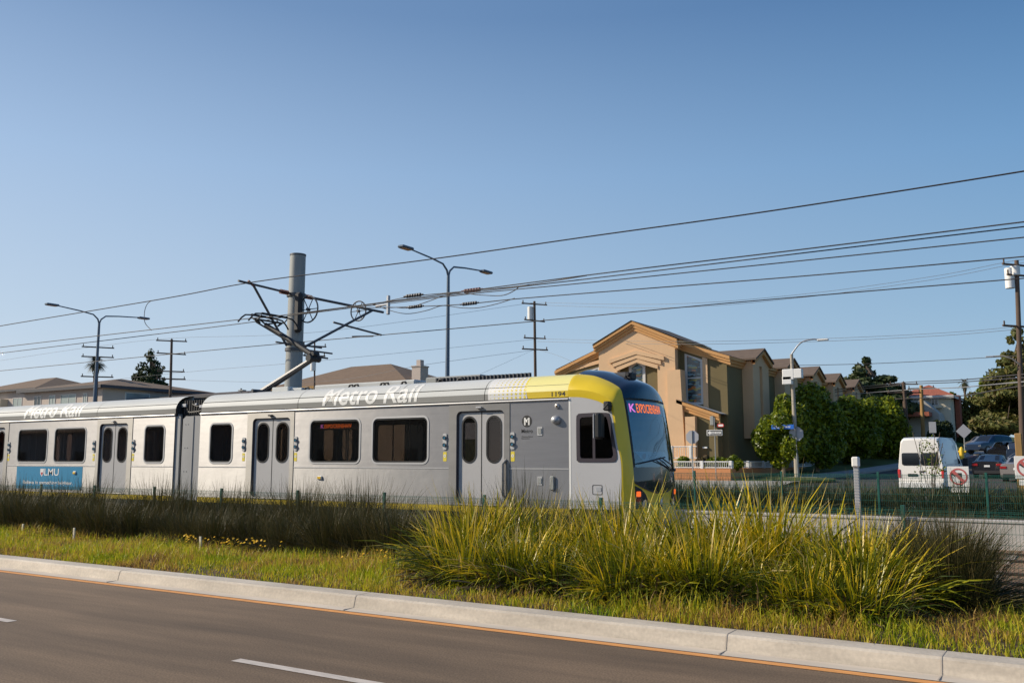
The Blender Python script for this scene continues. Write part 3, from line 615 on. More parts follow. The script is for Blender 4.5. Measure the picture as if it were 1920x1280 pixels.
for side in (0, 1):
    f = mir if side else (lambda v: v)
    # side panel with window hole
    outl = [(XJ+.008, .70)]+[(p.x, p.z) for p in reversed(Ai) if p.z >= .72]
    outl = [(-9.76, .72), (-8.64, .72), (-8.56, .77), (-8.522, .86)]+[(p.x-.003, p.z) for p in reversed(Ai) if p.z > .9]+[]
    outl = [o_ for o_ in outl if o_[0] > XJ+.001 or o_[1] < 1]+[(-9.76, 3.108)]
    win = [(-9.50,1.74),(-8.78,1.74),(-8.68,1.78),(-8.655,1.86),(-8.70,2.15),(-8.775,2.55),(-8.81,2.66),(-8.88,2.71),(-9.42,2.71),(-9.51,2.68),(-9.54,2.58),(-9.54,1.84),(-9.53,1.78)]
    def inset(w_, d):
        cx = sum(p[0] for p in w_)/len(w_); cz = sum(p[1] for p in w_)/len(w_)
        return [(cx+(p[0]-cx)*(1+d/.42), cz+(p[1]-cz)*(1+d/.48)) for p in w_]
    s3 = [(v.x, v.y) for v in interp([Vector((p[0], p[1], 0)) for p in win+[win[0]]], 3)][:-1]
    pl = sidep(Y0) if not side else sidef(2*YC-Y0)
    g = MB(); g.plate(outl, [s3], pl, .04); tb(g, 'cab_side', M['cab_grey'])
    g = MB(); g.plate(inset(s3, .035), [inset(s3, -.045)], sidep(Y0-.014) if not side else sidef(2*YC-Y0+.014), .03); wf = tb(g, 'cab_window', M['win_gasket'])
    g = MB(); g.plate(inset(s3, -.02), [], sidep(Y0+.012) if not side else sidef(2*YC-Y0-.012), .006); tb(g, 'cab_pane', M['cab_tint'], wf)
    g = MB(); yy = Y0-.004 if not side else 2*YC-Y0+.004; g.box((-9.19, yy, 1.76), (-9.13, yy+.015, 2.69)); tb(g, 'window_divider', M['win_gasket'], wf)
    g = MB(); g.box((XJ+.004, Y0-.004 if not side else 2*YC-Y0, .7), (XJ+.05, Y0 if not side else 2*YC-Y0+.004, 3.1)); tb(g, 'cab_joint_strip', M['decal_white'])
    # yellow surround: lower band A-B and upper/front shell B-C, the band darker as painted
    kb = 4*n+2
    g = MB(); g.grid([[f(a), f(a.lerp(bb, .5)+Vector((0, -.004, 0))), f(bb)] for a, bb in list(zip(Ai, Bi))[:kb]]); tb(g, 'yellow_band', M['yellow_low'], smooth=50)
    g = MB(); g.grid([[f(a), f(bb)] for a, bb in list(zip(Ai, Bi))[kb-1:]]); tb(g, 'yellow_edge', M['yellow'], smooth=50)
    rows = []
    for bb, c in zip(Bi, Ci):
        row = []
        for j in range(9):
            t = j/8; p = bb.lerp(c, t)
            nrm = Vector((.35, -.75, .5)) if bb.z > 2.9 else Vector((.75, -.6, .1))
            p += nrm*.055*math.sin(math.pi*t)*(1 if bb.z > 2.9 else .45)
            row.append(f(p))
        rows.append(row)
    L0, L1 = RS[1], RS[-2]
    for q, bl in ((0, 1), (1, .85), (2, .65), (3, .45), (4, .25), (5, .1)):
        for j in range(9):
            yq, zq = rp(L0+(L1-L0)*j/8, .006); tq = f(Vector((rows[q][j].x, yq, zq-(3.66-Ci[q].z)*j/8-(.0)))); rows[q][j] = rows[q][j].lerp(tq, bl)
    rows.insert(0, [Vector((XJ-.02, v.y, v.z)) for v in rows[0]])
    g = MB(); g.grid(rows); tb(g, 'yellow_surround', M['yellow'], smooth=45)
def face(u, z, off=0):        # the front face: u -1..1 across, z height
    def at(K):
        for i in range(4, len(K)-1):
            if K[i+1][2] <= z <= K[i][2] or i == len(K)-2:
                t = (K[i][2]-z)/(K[i][2]-K[i+1][2]); return Vector(K[i]).lerp(Vector(K[i+1]), t)
    c = at([tuple(p) for p in C_]); d = at([tuple(p) for p in D_])
    x = d.x-(d.x-c.x)*abs(u)**2.2; y = YC+u*(YC-c.y)
    return Vector((x+off, y, z))
# dark roof cap between the two yellow edges
rows = []
for c, d in list(zip(Ci, Di))[:5*n+1]:
    row = []
    for j in range(21):
        u = -1+j/10; y = YC+u*(YC-c.y); e = abs(u)**2.4
        row.append(Vector((d.x+(c.x-d.x)*e, y, d.z+(c.z-d.z)*e)))
    rows.append(row)
g = MB(); g.grid(rows); tb(g, 'cab_roof_cap', M['black_gloss'], smooth=60)
def fpatch(u0, u1, zf0, zf1, name, m, off=.0, nu=20, nz=16, parent=None):
    g = MB(); rows = []
    for i in range(nz+1):
        row = []
        for j in range(nu+1):
            u = u0+(u1-u0)*j/nu; a = zf0(u) if callable(zf0) else zf0; c = zf1(u) if callable(zf1) else zf1
            row.append(face(u, a+(c-a)*i/nz, off))
        rows.append(row)
    g.grid(rows); return tb(g, name, m, parent, smooth=60)
smile = lambda u: 1.06+.24*u*u
ws = fpatch(-.94, .96, 1.60, 3.02, 'windshield', M['windshield'], .002)
for (a, c, z0, z1) in ((-1, -.94, 1.6, 3.06), (.96, 1, 1.6, 3.06), (-.94, .96, 3.02, 3.06)): fpatch(a, c, z0, z1, 'windshield_border', M['black_matte'], .001, 6, 8, ws)
fpatch(-1, 1, smile, 1.60, 'nose_panel', M['black_gloss'], 0)
fpatch(-1, 1, lambda u: smile(u)-.035, lambda u: smile(u), 'nose_lip', M['rubber'], .012, 24, 3)
fpatch(-1, 1, .46, lambda u: smile(u)-.0, 'nose_yellow', M['yellow'], -.004)
# lamp clusters
for s in (-1, 1):
    poly = [(.985,1.21),(.80,1.14),(.66,1.03),(.585,.90),(.555,.74),(.985,.735)]
    pts = [(s*u, z) for u, z in poly]
    g = MB(); fl = [Vector((p[0], p[1], 0)) for p in pts]
    g.plate(pts, [], lambda u, v, d: face(u, v, .014-d), .012); pod = tb(g, 'lamp_housing', M['black_matte'])
    for u, z, w_, h_, m_ in ((.90, 1.04, .055, .055, 'lamp_orange'), (.90, .90, .055, .06, 'lamp_red')):
        g = MB(); g.plate(rrect(s*u-w_, z-h_, s*u+w_, z+h_, .02), [], lambda uu, v, d: face(uu, v, .030-d), .02); tb(g, 'turn_signal' if m_ == 'lamp_orange' else 'tail_light', M[m_], pod)
    g = MB(); g.plate(circ(s*.71, .83, .075, .085), [], lambda uu, v, d: face(uu, v, .034-d), .02); tb(g, 'headlight', M['lamp_clear'], pod)
g = MB(); g.plate(circ(0, .865, .075, .155, 24), [], lambda uu, v, d: face(uu, v, .012-d), .012); mb_ = tb(g, 'nose_emblem', M['black_matte'])
text('M', 'emblem_letter', M['decal_white'], lambda u, v: face(u, v, .016), -.05, .05, .77, .95, parent=mb_, bold=.02)
# destination sign, run number, notice, wiper, camera pod
xs0 = PX(1174, 760, -8.5).y; xs1 = PX(1236, 760, -8.5).y
uo = lambda y: (y-YC)/(YC-17.75)
fpatch(-.90, .86, 2.72, 2.985, 'destination_sign', M['led_panel'], -.03, 12, 4)
text('K', 'sign_letter', M['led_pink'], lambda u, v: face(u, v, .005), -.885, -.70, 2.77, 2.95, bold=.02)
text('EXPO/CRENSHAW', 'sign_text', M['led_orange'], lambda u, v: face(u, v, .005), -.665, .42, 2.765, 2.955, bold=.004, cuts=None)
text('1194', 'cab_number', M['decal_white'], lambda u, v: face(u, v, .006), .66, .95, 1.40, 1.54, bold=.012)
g = MB(); g.add([face(-.86, 1.93, -.03), face(.40, 1.93, -.03), face(.66, 1.72, -.02), face(-.62, 1.72, -.02)], [(0,1,2,3)]); nb = tb(g, 'window_notice', M['paper'])
text('Expo/Crenshaw', 'notice_text', M['paper_text'], lambda u, v: face(u, v, -.016), -.45, .34, 1.79, 1.86, parent=nb, bold=.01)
g = MB(); g.plate(circ(-.60, 1.83, .06, .06), [], lambda uu, v, d: face(uu, v, -.015-d), .003); tb(g, 'notice_dot', M['ad_red'], nb)
wp = MB(); wp.tube([face(.86, 1.50, .05), face(.45, 1.66, .06), face(.05, 1.78, .05)], .014, 6); wp.tube([face(.72, 1.50, .05), face(-.25, 1.73, .05)], .012, 6); wp.cbox(tuple(face(.66, 1.50, .015)), tuple(face(.90, 1.56, .04)), .01)
wpo = tb(wp, 'wiper_arm', M['rubber'], smooth=40)
wp = MB(); wp.tube([face(-.90, 1.67, .045), face(-.4, 1.74, .05), face(.18, 1.81, .05)], .015, 6); tb(wp, 'wiper_blade', M['rubber'], wpo)
g = MB(); g.plate(circ(0, 0, .065, .11, 20), [], lambda u, v, d: (-8.60+.45*v+.05-d, YC-.30+u, 3.20+v), .03); tb(g, 'front_camera', M['rubber'])
g = MB(); pc = Vector((-9.0, YC, 3.60)); g.cbox((pc.x-.26, YC-.16, 3.58), (pc.x+.06, YC+.16, 3.71), .02); cp = tb(g, 'antenna_box', M['galv_dark'])
g = MB(); g.cbox((pc.x+.06, YC-.14, 3.55), (pc.x+.18, YC+.14, 3.70), .02); g.tube([(pc.x+.1, YC-.2, 3.66), (pc.x+.1, YC+.2, 3.66)], .045, 8); tb(g, 'horn', M['black_matte'], cp)
# cab interior: console, seat back, ceiling and floor so the glass looks into something
g = MB(); g.box((-9.4, Y0+.08, .5), (-8.62, 2*YC-Y0-.1, .66)); g.cbox((-8.95, Y0+.35, .66), (-8.60, 2*YC-Y0-.35, 1.55), .05); tb(g, 'console', M['black_matte'])
g = MB(); g.cbox((-9.45, YC-.3, .9), (-9.3, YC+.3, 2.0), .05); g.cbox((-9.4, YC-.3, .85), (-8.98, YC+.3, 1.0), .05); tb(g, 'driver_seat', M['seat_blue'])
g = MB(); g.box((-9.7, Y0+.1, 3.0), (-8.75, 2*YC-Y0-.1, 3.03)); tb(g, 'cab_ceiling', M['black_matte'])
# ------------------------------------------------------- side furniture of the front half
g = MB(); g.plate(rrect(-9.21, 1.02, -8.99+.02, 1.23, .03), [rrect(-9.195, 1.035, -8.985, 1.215, .025)], sidep(Y0-.004), .004); hb = tb(g, 'cab_hatch', M['galv_dark'])
g = MB(); g.plate(rrect(-9.12, 1.09, -9.00, 1.18, .02), [], sidep(Y0-.006), .006); tb(g, 'hatch_latch', M['alu'], hb)
ml = MB(); ml.tube([(-8.72, Y0-.02, 2.88), (-8.74, Y0-.20, 2.90), (-8.80, Y0-.24, 2.80)], .02, 6); ml.cbox((-8.86, Y0-.14, 2.78), (-8.72, Y0+.0, 2.98), .02); ml_o = tb(ml, 'mirror_arm', M['black_matte'], smooth=40)
ml = MB(); ml.cbox((-8.98, Y0-.36, 2.18), (-8.82, Y0-.12, 2.73), .05); tb(ml, 'side_mirror', M['rubber'])
ml = MB(); ml.cbox((-9.005, Y0-.34, 2.20), (-8.975, Y0-.14, 2.71), .01); tb(ml, 'mirror_back', M['alu'])
def dome(x, z, rx, rz, d, name, m):
    rows = []
    for i in range(8):
        t = i/7*math.pi/2; rows.append([(x+rx*math.cos(t)*math.cos(2*math.pi*k/18), Y0-d*math.sin(t), z+rz*math.cos(t)*math.sin(2*math.pi*k/18)) for k in range(18)])
    gg = MB(); gg.grid(rows, close=True); return tb(gg, name, m, smooth=60)
pc = P(1043, 787, Y0); dome(pc.x, pc.z, .12, .10, .12, 'side_camera', M['alu'])
pc = P(1045, 761, Y0); dome(pc.x, pc.z, .062, .062, .05, 'marker_lamp', M['steel_bright']); dome(pc.x+.005, pc.z, .03, .03, .07, 'marker_bulb', M['wood_light'])
for px_, py_ in ((1012, 808), (1012, 901)):
    pc = P(px_, py_, Y0-.01); g = MB(); g.plate(rrect(pc.x-.065, pc.z-.095, pc.x+.065, pc.z+.095, .012), [], sidep(Y0-.012), .012); hb = tb(g, 'access_hatch', M['steel_bright'])
    g = MB(); g.plate(rrect(pc.x-.04, pc.z-.055, pc.x+.04, pc.z+.065, .008), [], sidep(Y0-.024), .012); tb(g, 'hatch_cover', M['galv'], hb)
pc = P(1036, 905, Y0-.01); g = MB(); g.cbox((pc.x-.055, Y0-.05, pc.z-.16), (pc.x+.055, Y0, pc.z+.15), .02); tb(g, 'side_box', M['galv'])
pc = P(948, 894, Y0-.01); g = MB(); g.tube([(pc.x+.02, Y0-.012, 1.76), (pc.x-.04, Y0-.07, 1.66), (pc.x-.04, Y0-.07, .98), (pc.x+.02, Y0-.012, .90)], .03, 8); tb(g, 'door_grab_handle', M['steel_frame'], smooth=40)
pc = P(600, 895, Y0)
for x in (pc.x, X_(142, Y0)):
    zz = pc.z if x == pc.x else Z_(142, 886, Y0)
    g = MB(); g.cbox((x-.085, Y0-.035, zz-.05), (x+.085, Y0, zz+.05), .02); mk = tb(g, 'marker_light', M['white_paint'])
    g = MB(); g.plate(rrect(x-.06, zz-.03, x+.06, zz+.03, .02), [], sidep(Y0-.045), .01); tb(g, 'amber_lens', M['lamp_orange'] if 0 else M['hydrant'], mk)
# operator emblem and lettering
pc = P(988, 789.5, Y0); g = MB(); g.plate(circ(pc.x, pc.z, .132, n=32), [], sidep(Y0-.003), .003); em = tb(g, 'side_emblem', M['black_matte'])
sp = lambda off: (lambda u, v: (u, Y0-off, v))
text('M', 'emblem_letter', M['decal_white'], sp(.006), pc.x-.072, pc.x+.072, pc.z-.085, pc.z+.08, parent=em, bold=.05)
text('Metro', 'side_lettering', M['black_matte'], sp(.004), X_(978, Y0), X_(999, Y0), Z_(988, 811, Y0), Z_(988, 804, Y0), bold=.01)
text('Welcome Aboard', 'small_lettering', M['black_matte'], sp(.004), X_(978, Y0), X_(999, Y0), Z_(988, 819.3, Y0), Z_(988, 817, Y0), bold=.01)
text('Bienvenidos', 'small_lettering', M['black_matte'], sp(.004), X_(978, Y0), X_(993, Y0), Z_(988, 822.6, Y0), Z_(988, 820.5, Y0), bold=.01)
def access(px_, py_):
    pc = P(px_, py_, Y0); g = MB(); g.plate(rrect(pc.x-.06, pc.z-.075, pc.x+.06, pc.z+.075, .008), [], sidep(Y0-.004), .004); ac = tb(g, 'access_sign', M['blue_sign'])
    g = MB(); g.plate(circ(pc.x, pc.z-.02, .036, .036, 20), [circ(pc.x, pc.z-.02, .024, .024, 20)], sidep(Y0-.007), .003); g.plate(circ(pc.x-.008, pc.z+.052, .012, n=10), [], sidep(Y0-.007), .003)
    g.box((pc.x-.014, Y0-.007, pc.z-.0), (pc.x-.002, Y0-.005, pc.z+.04)); g.box((pc.x-.012, Y0-.0068, pc.z+.012), (pc.x+.028, Y0-.0052, pc.z+.022)); tb(g, 'wheelchair_symbol', M['white_paint'], ac)
access(549, 838); access(15, 842)
# side destination sign inside the second window
g = MB(); a0, a1 = X_(588, Y0+.1), X_(668, Y0+.1); g.box((a0-.05, Y0+.10, 2.52), (a1+.05, Y0+.14, 2.72)); ds = tb(g, 'side_sign', M['rubber'])
text('K', 'sign_letter', M['led_pink'], sp(-.095), X_(600, Y0+.1), X_(606, Y0+.1), 2.57, 2.67, parent=ds, bold=.03)
text('EXPO/CRENSHAW', 'sign_text', M['led_orange'], sp(-.095), X_(607, Y0+.1), X_(658, Y0+.1), 2.57, 2.67, parent=ds, bold=.01)
# teal advertisement on the rear half
ax0, ax1 = X_(33, Y0), X_(156, Y0); g = MB(); g.plate([(ax0, .80), (ax1, .80), (ax1, 1.535), (ax0, 1.535)], [], sidep(Y0-.004), .004); ad = tb(g, 'advert_panel', M['teal_ad'])
g = MB(); pc = P(79, 885, Y0); g.plate([(pc.x-.10, pc.z+.12), (pc.x+.10, pc.z+.12), (pc.x+.10, pc.z-.04), (pc.x, pc.z-.14), (pc.x-.10, pc.z-.04)], [], sidep(Y0-.008), .003); tb(g, 'advert_shield', M['white_paint'], ad)
g = MB(); g.plate([(pc.x-.07, pc.z+.0), (pc.x+.07, pc.z+.0), (pc.x+.05, pc.z-.05), (pc.x, pc.z-.10), (pc.x-.05, pc.z-.05)], [], sidep(Y0-.012), .003); tb(g, 'shield_field', M['ad_red'], ad)
text('LMU', 'advert_letters', M['white_paint'], sp(.008), X_(85, Y0), X_(112, Y0), Z_(98, 891, Y0), Z_(98, 878, Y0), parent=ad, bold=.01)
text('Believe in something brighter.', 'advert_slogan', M['white_paint'], sp(.008), X_(46, Y0), X_(139, Y0), Z_(98, 907.5, Y0), Z_(98, 901, Y0), parent=ad, bold=.015)
# ------------------------------------------------------- pantograph
YP = YC
def pp(px_, py_, Y=YP): return P(px_, py_, Y)
g = MB(); g.cbox((pp(520, 728).x-.55, YP-.5, 3.62), (pp(555, 728).x+.35, YP+.5, 3.70), .02); g.tube([(pp(500, 728).x, YP-.55, 3.74), (pp(500, 728).x, YP+.55, 3.74)], .05, 8); tb(g, 'pantograph_base', M['galv_dark'], smooth=40)
kn = pp(588, 672)
g = MB()
a0 = Vector((pp(500, 728).x-.25, YP, 3.72)); d = (kn-a0)
g.tube([a0, a0+d*.3, kn], [.105, .10, .075], 8); tb(g, 'pantograph_lower_arm', M['galv_dark'], smooth=40)
g = MB(); g.tube([(kn.x, YP-.22, kn.z), (kn.x, YP+.22, kn.z)], .10, 12); g.tube([(kn.x+.05, YP-.12, kn.z+.12), (kn.x+.05, YP+.12, kn.z+.12)], .07, 10); g.tube([(kn.x+.1, YP, kn.z+.1), (kn.x+.28, YP, kn.z-.02)], .03, 6); tb(g, 'pantograph_knee', M['black_matte'], smooth=40)
kn2 = pp(584, 664); mid = pp(498, 608); top = pp(478, 597)
g = MB(); g.tube([kn2, kn2.lerp(mid, .5), mid], [.085, .075, .06], 8); tb(g, 'pantograph_upper_arm', M['black_matte'], smooth=40)
g = MB()
hx = pp(505, 597).x; zt = Z_(500, 594, YP)
for s in (-1, 1): g.tube([mid, (hx, YP+s*.35, zt-.14)], .025, 6)
g.tube([(hx, YP-.5, zt-.14), (hx, YP+.5, zt-.14)], .03, 6)
tb(g, 'pantograph_fork', M['black_matte'], smooth=40)
for dx in (-.22, .22):        # two collector strips with drooping horns
    g = MB(); x = hx+dx; g.tube([(x, YP-.98, zt-.26), (x, YP-.86, zt-.12), (x, YP-.72, zt-.02), (x, YP-.55, zt), (x, YP+.55, zt), (x, YP+.72, zt-.02), (x, YP+.86, zt-.12), (x, YP+.98, zt-.26)], .024, 6); st = tb(g, 'collector_strip', M['black_matte'], smooth=50)
    g = MB(); g.cbox((x-.03, YP-.5, zt+.02), (x+.03, YP+.5, zt+.045), .008); tb(g, 'carbon_strip', M['galv_dark'], st)
g = MB()
for s in (-.5, .5): g.tube([(hx-.22, YP+s, zt-.04), (hx-.1, YP+s, zt-.14), (hx+.1, YP+s, zt-.14), (hx+.22, YP+s, zt-.04)], .02, 6); g.tube([(hx, YP+s, zt-.14), (hx, YP+s*.7, zt-.24)], .03, 6)
tb(g, 'collector_carrier', M['black_matte'], smooth=50)

# ============================================================ OVERHEAD LINE
XP = -21.66; YPm = 20.83
def thing(name, label, cat, loc, group=None):
    t = empty(name, loc, label, cat, group); t['_inv'] = 0; del t['_inv']; return t
def part(b, name, m, t, smooth=None, label=None):
    # geometry is given in world coordinates; the part is parented without moving it
    o = b.build(name, m, t, smooth); o.matrix_parent_inverse = Matrix.Translation(Vector(t.location)).inverted() if t.parent is None and t.type == 'EMPTY' else Matrix()
    if label: o['label'] = label
    return o
mast = thing('catenary_mast', 'thick grey steel mast between the tracks holding cantilever arms above the pantograph', 'mast', (XP, YPm, RZ))
g = MB(); g.tube([(XP-.04, YPm, RZ), (XP-.02, YPm, 4), (XP+.02, YPm, 8.32)], [.285, .275, .25], 24); pl_ = part(g, 'pole', M['galv'], mast, 40)
g = MB(); g.tube([(XP+.02, YPm, 8.32), (XP+.02, YPm, 8.37)], .262, 24); part(g, 'pole_cap', M['galv_dark'], pl_, 40)
for z in (7.02, 5.45, 5.25):
    g = MB(); g.tube([(XP, YPm, z-.05), (XP, YPm, z+.05)], .31, 20); part(g, 'pole_clamp', M['galv_dark'], mast, 40)
zt = 7.05
g = MB(); g.tube([(XP, YPm-.3, zt), (XP, 18.45, zt+.06)], .036, 8); part(g, 'cantilever_tube', M['galv_dark'], mast, 40)
g = MB(); g.tube([(XP, YPm+.3, zt), (XP, 25.1, zt)], .045, 8); part(g, 'cantilever_tube', M['galv_dark'], mast, 40)
for y in (YPm-.55, YPm+.5):
    g = MB()
    for k in range(5): g.tube([(XP, y+(k-2)*.07, zt), (XP, y+(k-2)*.07+.03, zt)], .075, 10)
    part(g, 'insulator', M['insulator'], mast, 40)
g = MB(); g.tube([(XP, 19.05, zt), (XP, YPm-.35, 5.35)], .038, 8); part(g, 'brace_tube', M['galv_dark'], mast, 40)
g = MB(); g.tube([(XP, 24.5, zt-.02), (XP, YPm+.35, 5.35)], .045, 8); part(g, 'brace_tube', M['galv_dark'], mast, 40)
g = MB(); g.tube([(XP, 19.05, zt), (XP, 18.83, zt+.12)], .04, 6); part(g, 'wire_saddle', M['insulator'], mast, 40)
a_ = P(625, 604, 23.2); e_ = P(715, 628, 25.0)
g = MB(); g.tube([a_, e_], .035, 8); g.tube([P(660, 631, 24.0), P(700, 630, 24.6)], .03, 6); part(g, 'steady_arm', M['galv_dark'], mast, 40)
g = MB(); g.tube([(XP, YPm-.3, 5.5), (XP, 19.2, 5.95), (XP+.35, 18.83, 5.98)], .028, 8); part(g, 'steady_arm', M['galv_dark'], mast, 40)
for y0_, y1_, z in ((YPm+.25, YPm+1.1, 5.42), (YPm+.25, YPm+1.6, 5.28), (YPm-.9, YPm-.25, 5.4), (YPm+.3, YPm+1.4, 5.1)):
    g = MB(); g.tube([(XP+.1, y0_, z), (XP+.1, y1_, z)], .03, 6); part(g, 'bracket_arm', M['galv_dark'], mast, 40)
def wheel(c, r, name='tension_wheel'):
    g = MB(); n_ = 24
    g.tube([(c[0]+r*math.cos(2*math.pi*k/n_), c[1], c[2]+r*math.sin(2*math.pi*k/n_)) for k in range(n_+1)], .025, 6)
    for k in range(3): a = math.pi*k/3; g.tube([(c[0]-r*math.cos(a), c[1], c[2]-r*math.sin(a)), (c[0]+r*math.cos(a), c[1], c[2]+r*math.sin(a))], .015, 5)
    g.tube([(c[0], c[1]-.06, c[2]), (c[0], c[1]+.06, c[2])], .05, 10); return part(g, name, M['galv_dark'], mast, 40)
wc = P(578, 580, YPm+.0); wheel(wc, .42)
g = MB(); g.cbox((wc.x-.38, YPm-.3, wc.z-.75), (wc.x-.08, YPm-.1, wc.z+.55), .08); part(g, 'weight_guide', M['black_matte'], mast)
c = P(672, 583, 24.6); wheel(c, .36)
# wires: polylines smoothed through surveyed points, each on its own plane
def wire(pts, r, m, label, name='overhead_wire', cat='wire', group='railway overhead wires'):
    V = [P(*p) for p in pts]
    if len(V) > 2: V = interp(V, 8)
    if pts[-1][0] >= 2050: V.append(V[-1]+(V[-1]-V[-3]).normalized()*45)      # runs on past the picture
    if pts[0][0] <= -100: V.insert(0, V[0]+(V[0]-V[2]).normalized()*60)
    g = MB(); g.tube(V, r, 6); return tag(g.build(name, m, None, 60), label, cat, group)
wire([(-160,640,18.83),(0,611,18.83),(306,560,18.83),(480,528,18.83),(800,487,18.83),(1100,444,18.83),(1380,405,18.83),(1650,364,18.83),(1920,321,18.83),(2100,290,18.83)], .016, M['wire'], 'highest and thickest dark wire sagging across the whole sky from left to right')
wire([(-160,672,18.83),(0,651,18.83),(440,600,18.83),(500,594.5,18.83),(700,569,18.83),(1100,516,18.83),(1500,468,18.83),(1920,416,18.83),(2100,395,18.83)], .014, M['wire'], 'dark contact wire resting on the pantograph, uppermost of the close pair at right')
wire([(-160,682,18.95),(0,662,18.95),(440,608,19.0),(560,589,19.2),(700,570,19.3),(1100,523,19.1),(1500,475,18.9),(1920,425,18.9),(2100,404,18.9)], .013, M['wire'], 'dark wire just under the contact wire, lower of the close pair at right')
wire([(560,590,22.9),(660,577,22.83),(720,570,22.83),(900,549,22.83),(1100,530,22.83),(1500,489,22.83),(1920,445,22.83),(2100,425,22.83)], .015, M['wire'], 'dark wire running right from the far cantilever, third wire up from the bottom at right')
wire([(720,577,22.6),(860,571,22.6),(960,561,22.6),(1100,549.5,22.6),(1500,518,22.6),(1920,481,22.6),(2100,463,22.6)], .015, M['wire'], 'dark wire with jumper loops at its left end, second from the bottom at right')
wire([(-160,711,22.83),(0,695,22.83),(400,656,22.83),(680,631,22.83),(1005,602,22.83),(1300,574,22.83),(1600,548,22.83),(1880,525,22.83),(2100,506,22.83)], .014, M['wire'], 'lowest dark contact wire passing behind the mast over the far track')
wire([(700,571,20.5),(716,567,20.4),(770,556,20.2),(850,548,20.0),(975,536,19.6),(1100,516.5,18.9)], .013, M['wire'], 'short anchoring wire with insulators rising right from beside the mast')
wire([(285,563,18.83),(276,570,18.83),(271,585,18.83),(272,605,18.83),(284,619,18.83)], .012, M['wire_thin'], 'thin curved dropper linking two wires left of the pantograph', 'dropper_wire')
wire([(667,575,20.8),(690,577,20.8),(735,576,20.8),(765,577,20.8),(800,566,20.8),(850,550,20.6),(900,553,20.4),(940,554,20.2),(962,546,20),(975,536,19.6)], .012, M['wire'], 'black jumper cable looping under the insulators beside the street lamp', 'jumper_cable', 'cable')
wire([(700,570,22.6),(735,583,22.6),(765,588,22.6),(800,582,22.6),(830,573,22.6),(865,577,22.6),(895,577,22.6),(930,570,22.6),(965,559,22.6)], .012, M['wire'], 'lower black jumper cable hanging in two shallow loops', 'jumper_cable', 'cable')
for i, (px_, py_, Y_, lab) in enumerate([(775,554,20.1,'upper dark line insulator nearest the mast'),(885,544,19.9,'upper rust red line insulator right of the street lamp pole'),(778,575,22.6,'lower dark line insulator nearest the mast'),(880,569,22.6,'lower pale line insulator right of the street lamp pole')]):
    c = P(px_, py_, Y_); g = MB(); g.tube([(c.x-.35, Y_, c.z), (c.x+.35, Y_, c.z)], .025, 6)
    for k in range(6): g.tube([(c.x-.24+k*.09, Y_, c.z), (c.x-.19+k*.09, Y_, c.z)], .055, 8)
    tag(g.build('line_insulator', M['insulator'] if i == 1 else M['galv_dark'], None, 40), lab, 'insulator', 'insulators on the overhead wires')
g = MB(); c = P(730, 571, 21.5); g.cbox((c.x-.05, 21.4, c.z-.32), (c.x+.05, 21.5, c.z+.28), .02); g.tube([(c.x-.5, 21.45, c.z-.02), (c.x+.02, 21.45, c.z)], .035, 6); tag(g.build('wire_yoke', M['alu']), 'pale yoke plate where the anchored wires spread beside the mast', 'bracket')

# ============================================================ STREET LAMPS AND UTILITY POLES
def double_lamp(px_, ytop, Y, label):
    c = P(px_, ytop, Y); t = thing('street_lamp', label, 'street lamp', (c.x, Y, .1), 'double armed street lamps')
    g = MB(); g.tube([(c.x, Y, .1), (c.x, Y, 1.0), (c.x, Y, c.z)], [.14, .12, .065], 12); part(g, 'pole', M['lamp_grey'], t, 40)
    for s in (-1, 1):
        g = MB(); g.tube([(c.x, Y, c.z-.05), (c.x, Y+s*.10, c.z+.20), (c.x, Y+s*.38, c.z+.42), (c.x, Y+s*1.2, c.z+.52), (c.x, Y+s*2.5, c.z+.62)], [.05,.045,.04,.035,.03], 8); part(g, 'arm', M['lamp_grey'], t, 50)
        g = MB(); g.cbox((c.x-.16, Y+s*2.45, c.z+.57), (c.x+.16, Y+s*3.15, c.z+.68), .04); lh = part(g, 'lamp_head', M['lamp_grey'], t)
        g = MB(); g.box((c.x-.12, Y+s*2.55, c.z+.56), (c.x+.12, Y+s*3.05, c.z+.568)); part(g, 'lens', M['stucco_tan'], lh)
double_lamp(840.5, 516, 30.3, 'blue grey double armed street lamp standing tall right of the railway mast')
double_lamp(186, 605, 30.3, 'blue grey double armed street lamp above the white apartment roof')
def crossarm(t, x, y, z, half_, r=.06, ang=0, ins=3):
    g = MB(); dx, dy = math.cos(ang)*half_, math.sin(ang)*half_
    g.tube([(x-dx, y-dy, z), (x+dx, y+dy, z)], r, 4)
    for k in range(ins):
        f = -1+2*k/(ins-1); g.tube([(x+dx*f*.9, y+dy*f*.9, z+.04), (x+dx*f*.9, y+dy*f*.9, z+.26)], .045, 6)
    return part(g, 'crossarm', M['wood'], t)
def upole(px_, top, Y, arms, label, m='wood', r=.15, base=None, trans=None):
    c = P(px_[0], top, Y); c2 = P(px_[1], 862, Y); b0 = tz(Y) if base is None else base
    t = thing('utility_pole', label, 'utility pole', (c2.x, Y, b0), 'utility poles')
    g = MB(); g.tube([(c2.x, Y, b0-.3), (c.x, Y, c.z)], [r, r*.72], 10); part(g, 'pole', M[m], t, 40)
    for py_, hw, ang in arms:
        z = P(px_[0], py_, Y).z; fx = (z-b0)/(c.z-b0); crossarm(t, c2.x+(c.x-c2.x)*fx, Y, z, hw, ang=ang)
    if trans:
        for dx, py_, h in trans:
            z = P(px_[0], py_, Y).z; g = MB(); g.tube([(c.x+dx, Y-.1, z-h/2), (c.x+dx, Y-.1, z+h/2)], .24, 12); part(g, 'transformer', M['white_paint'], t, 40)
    return t
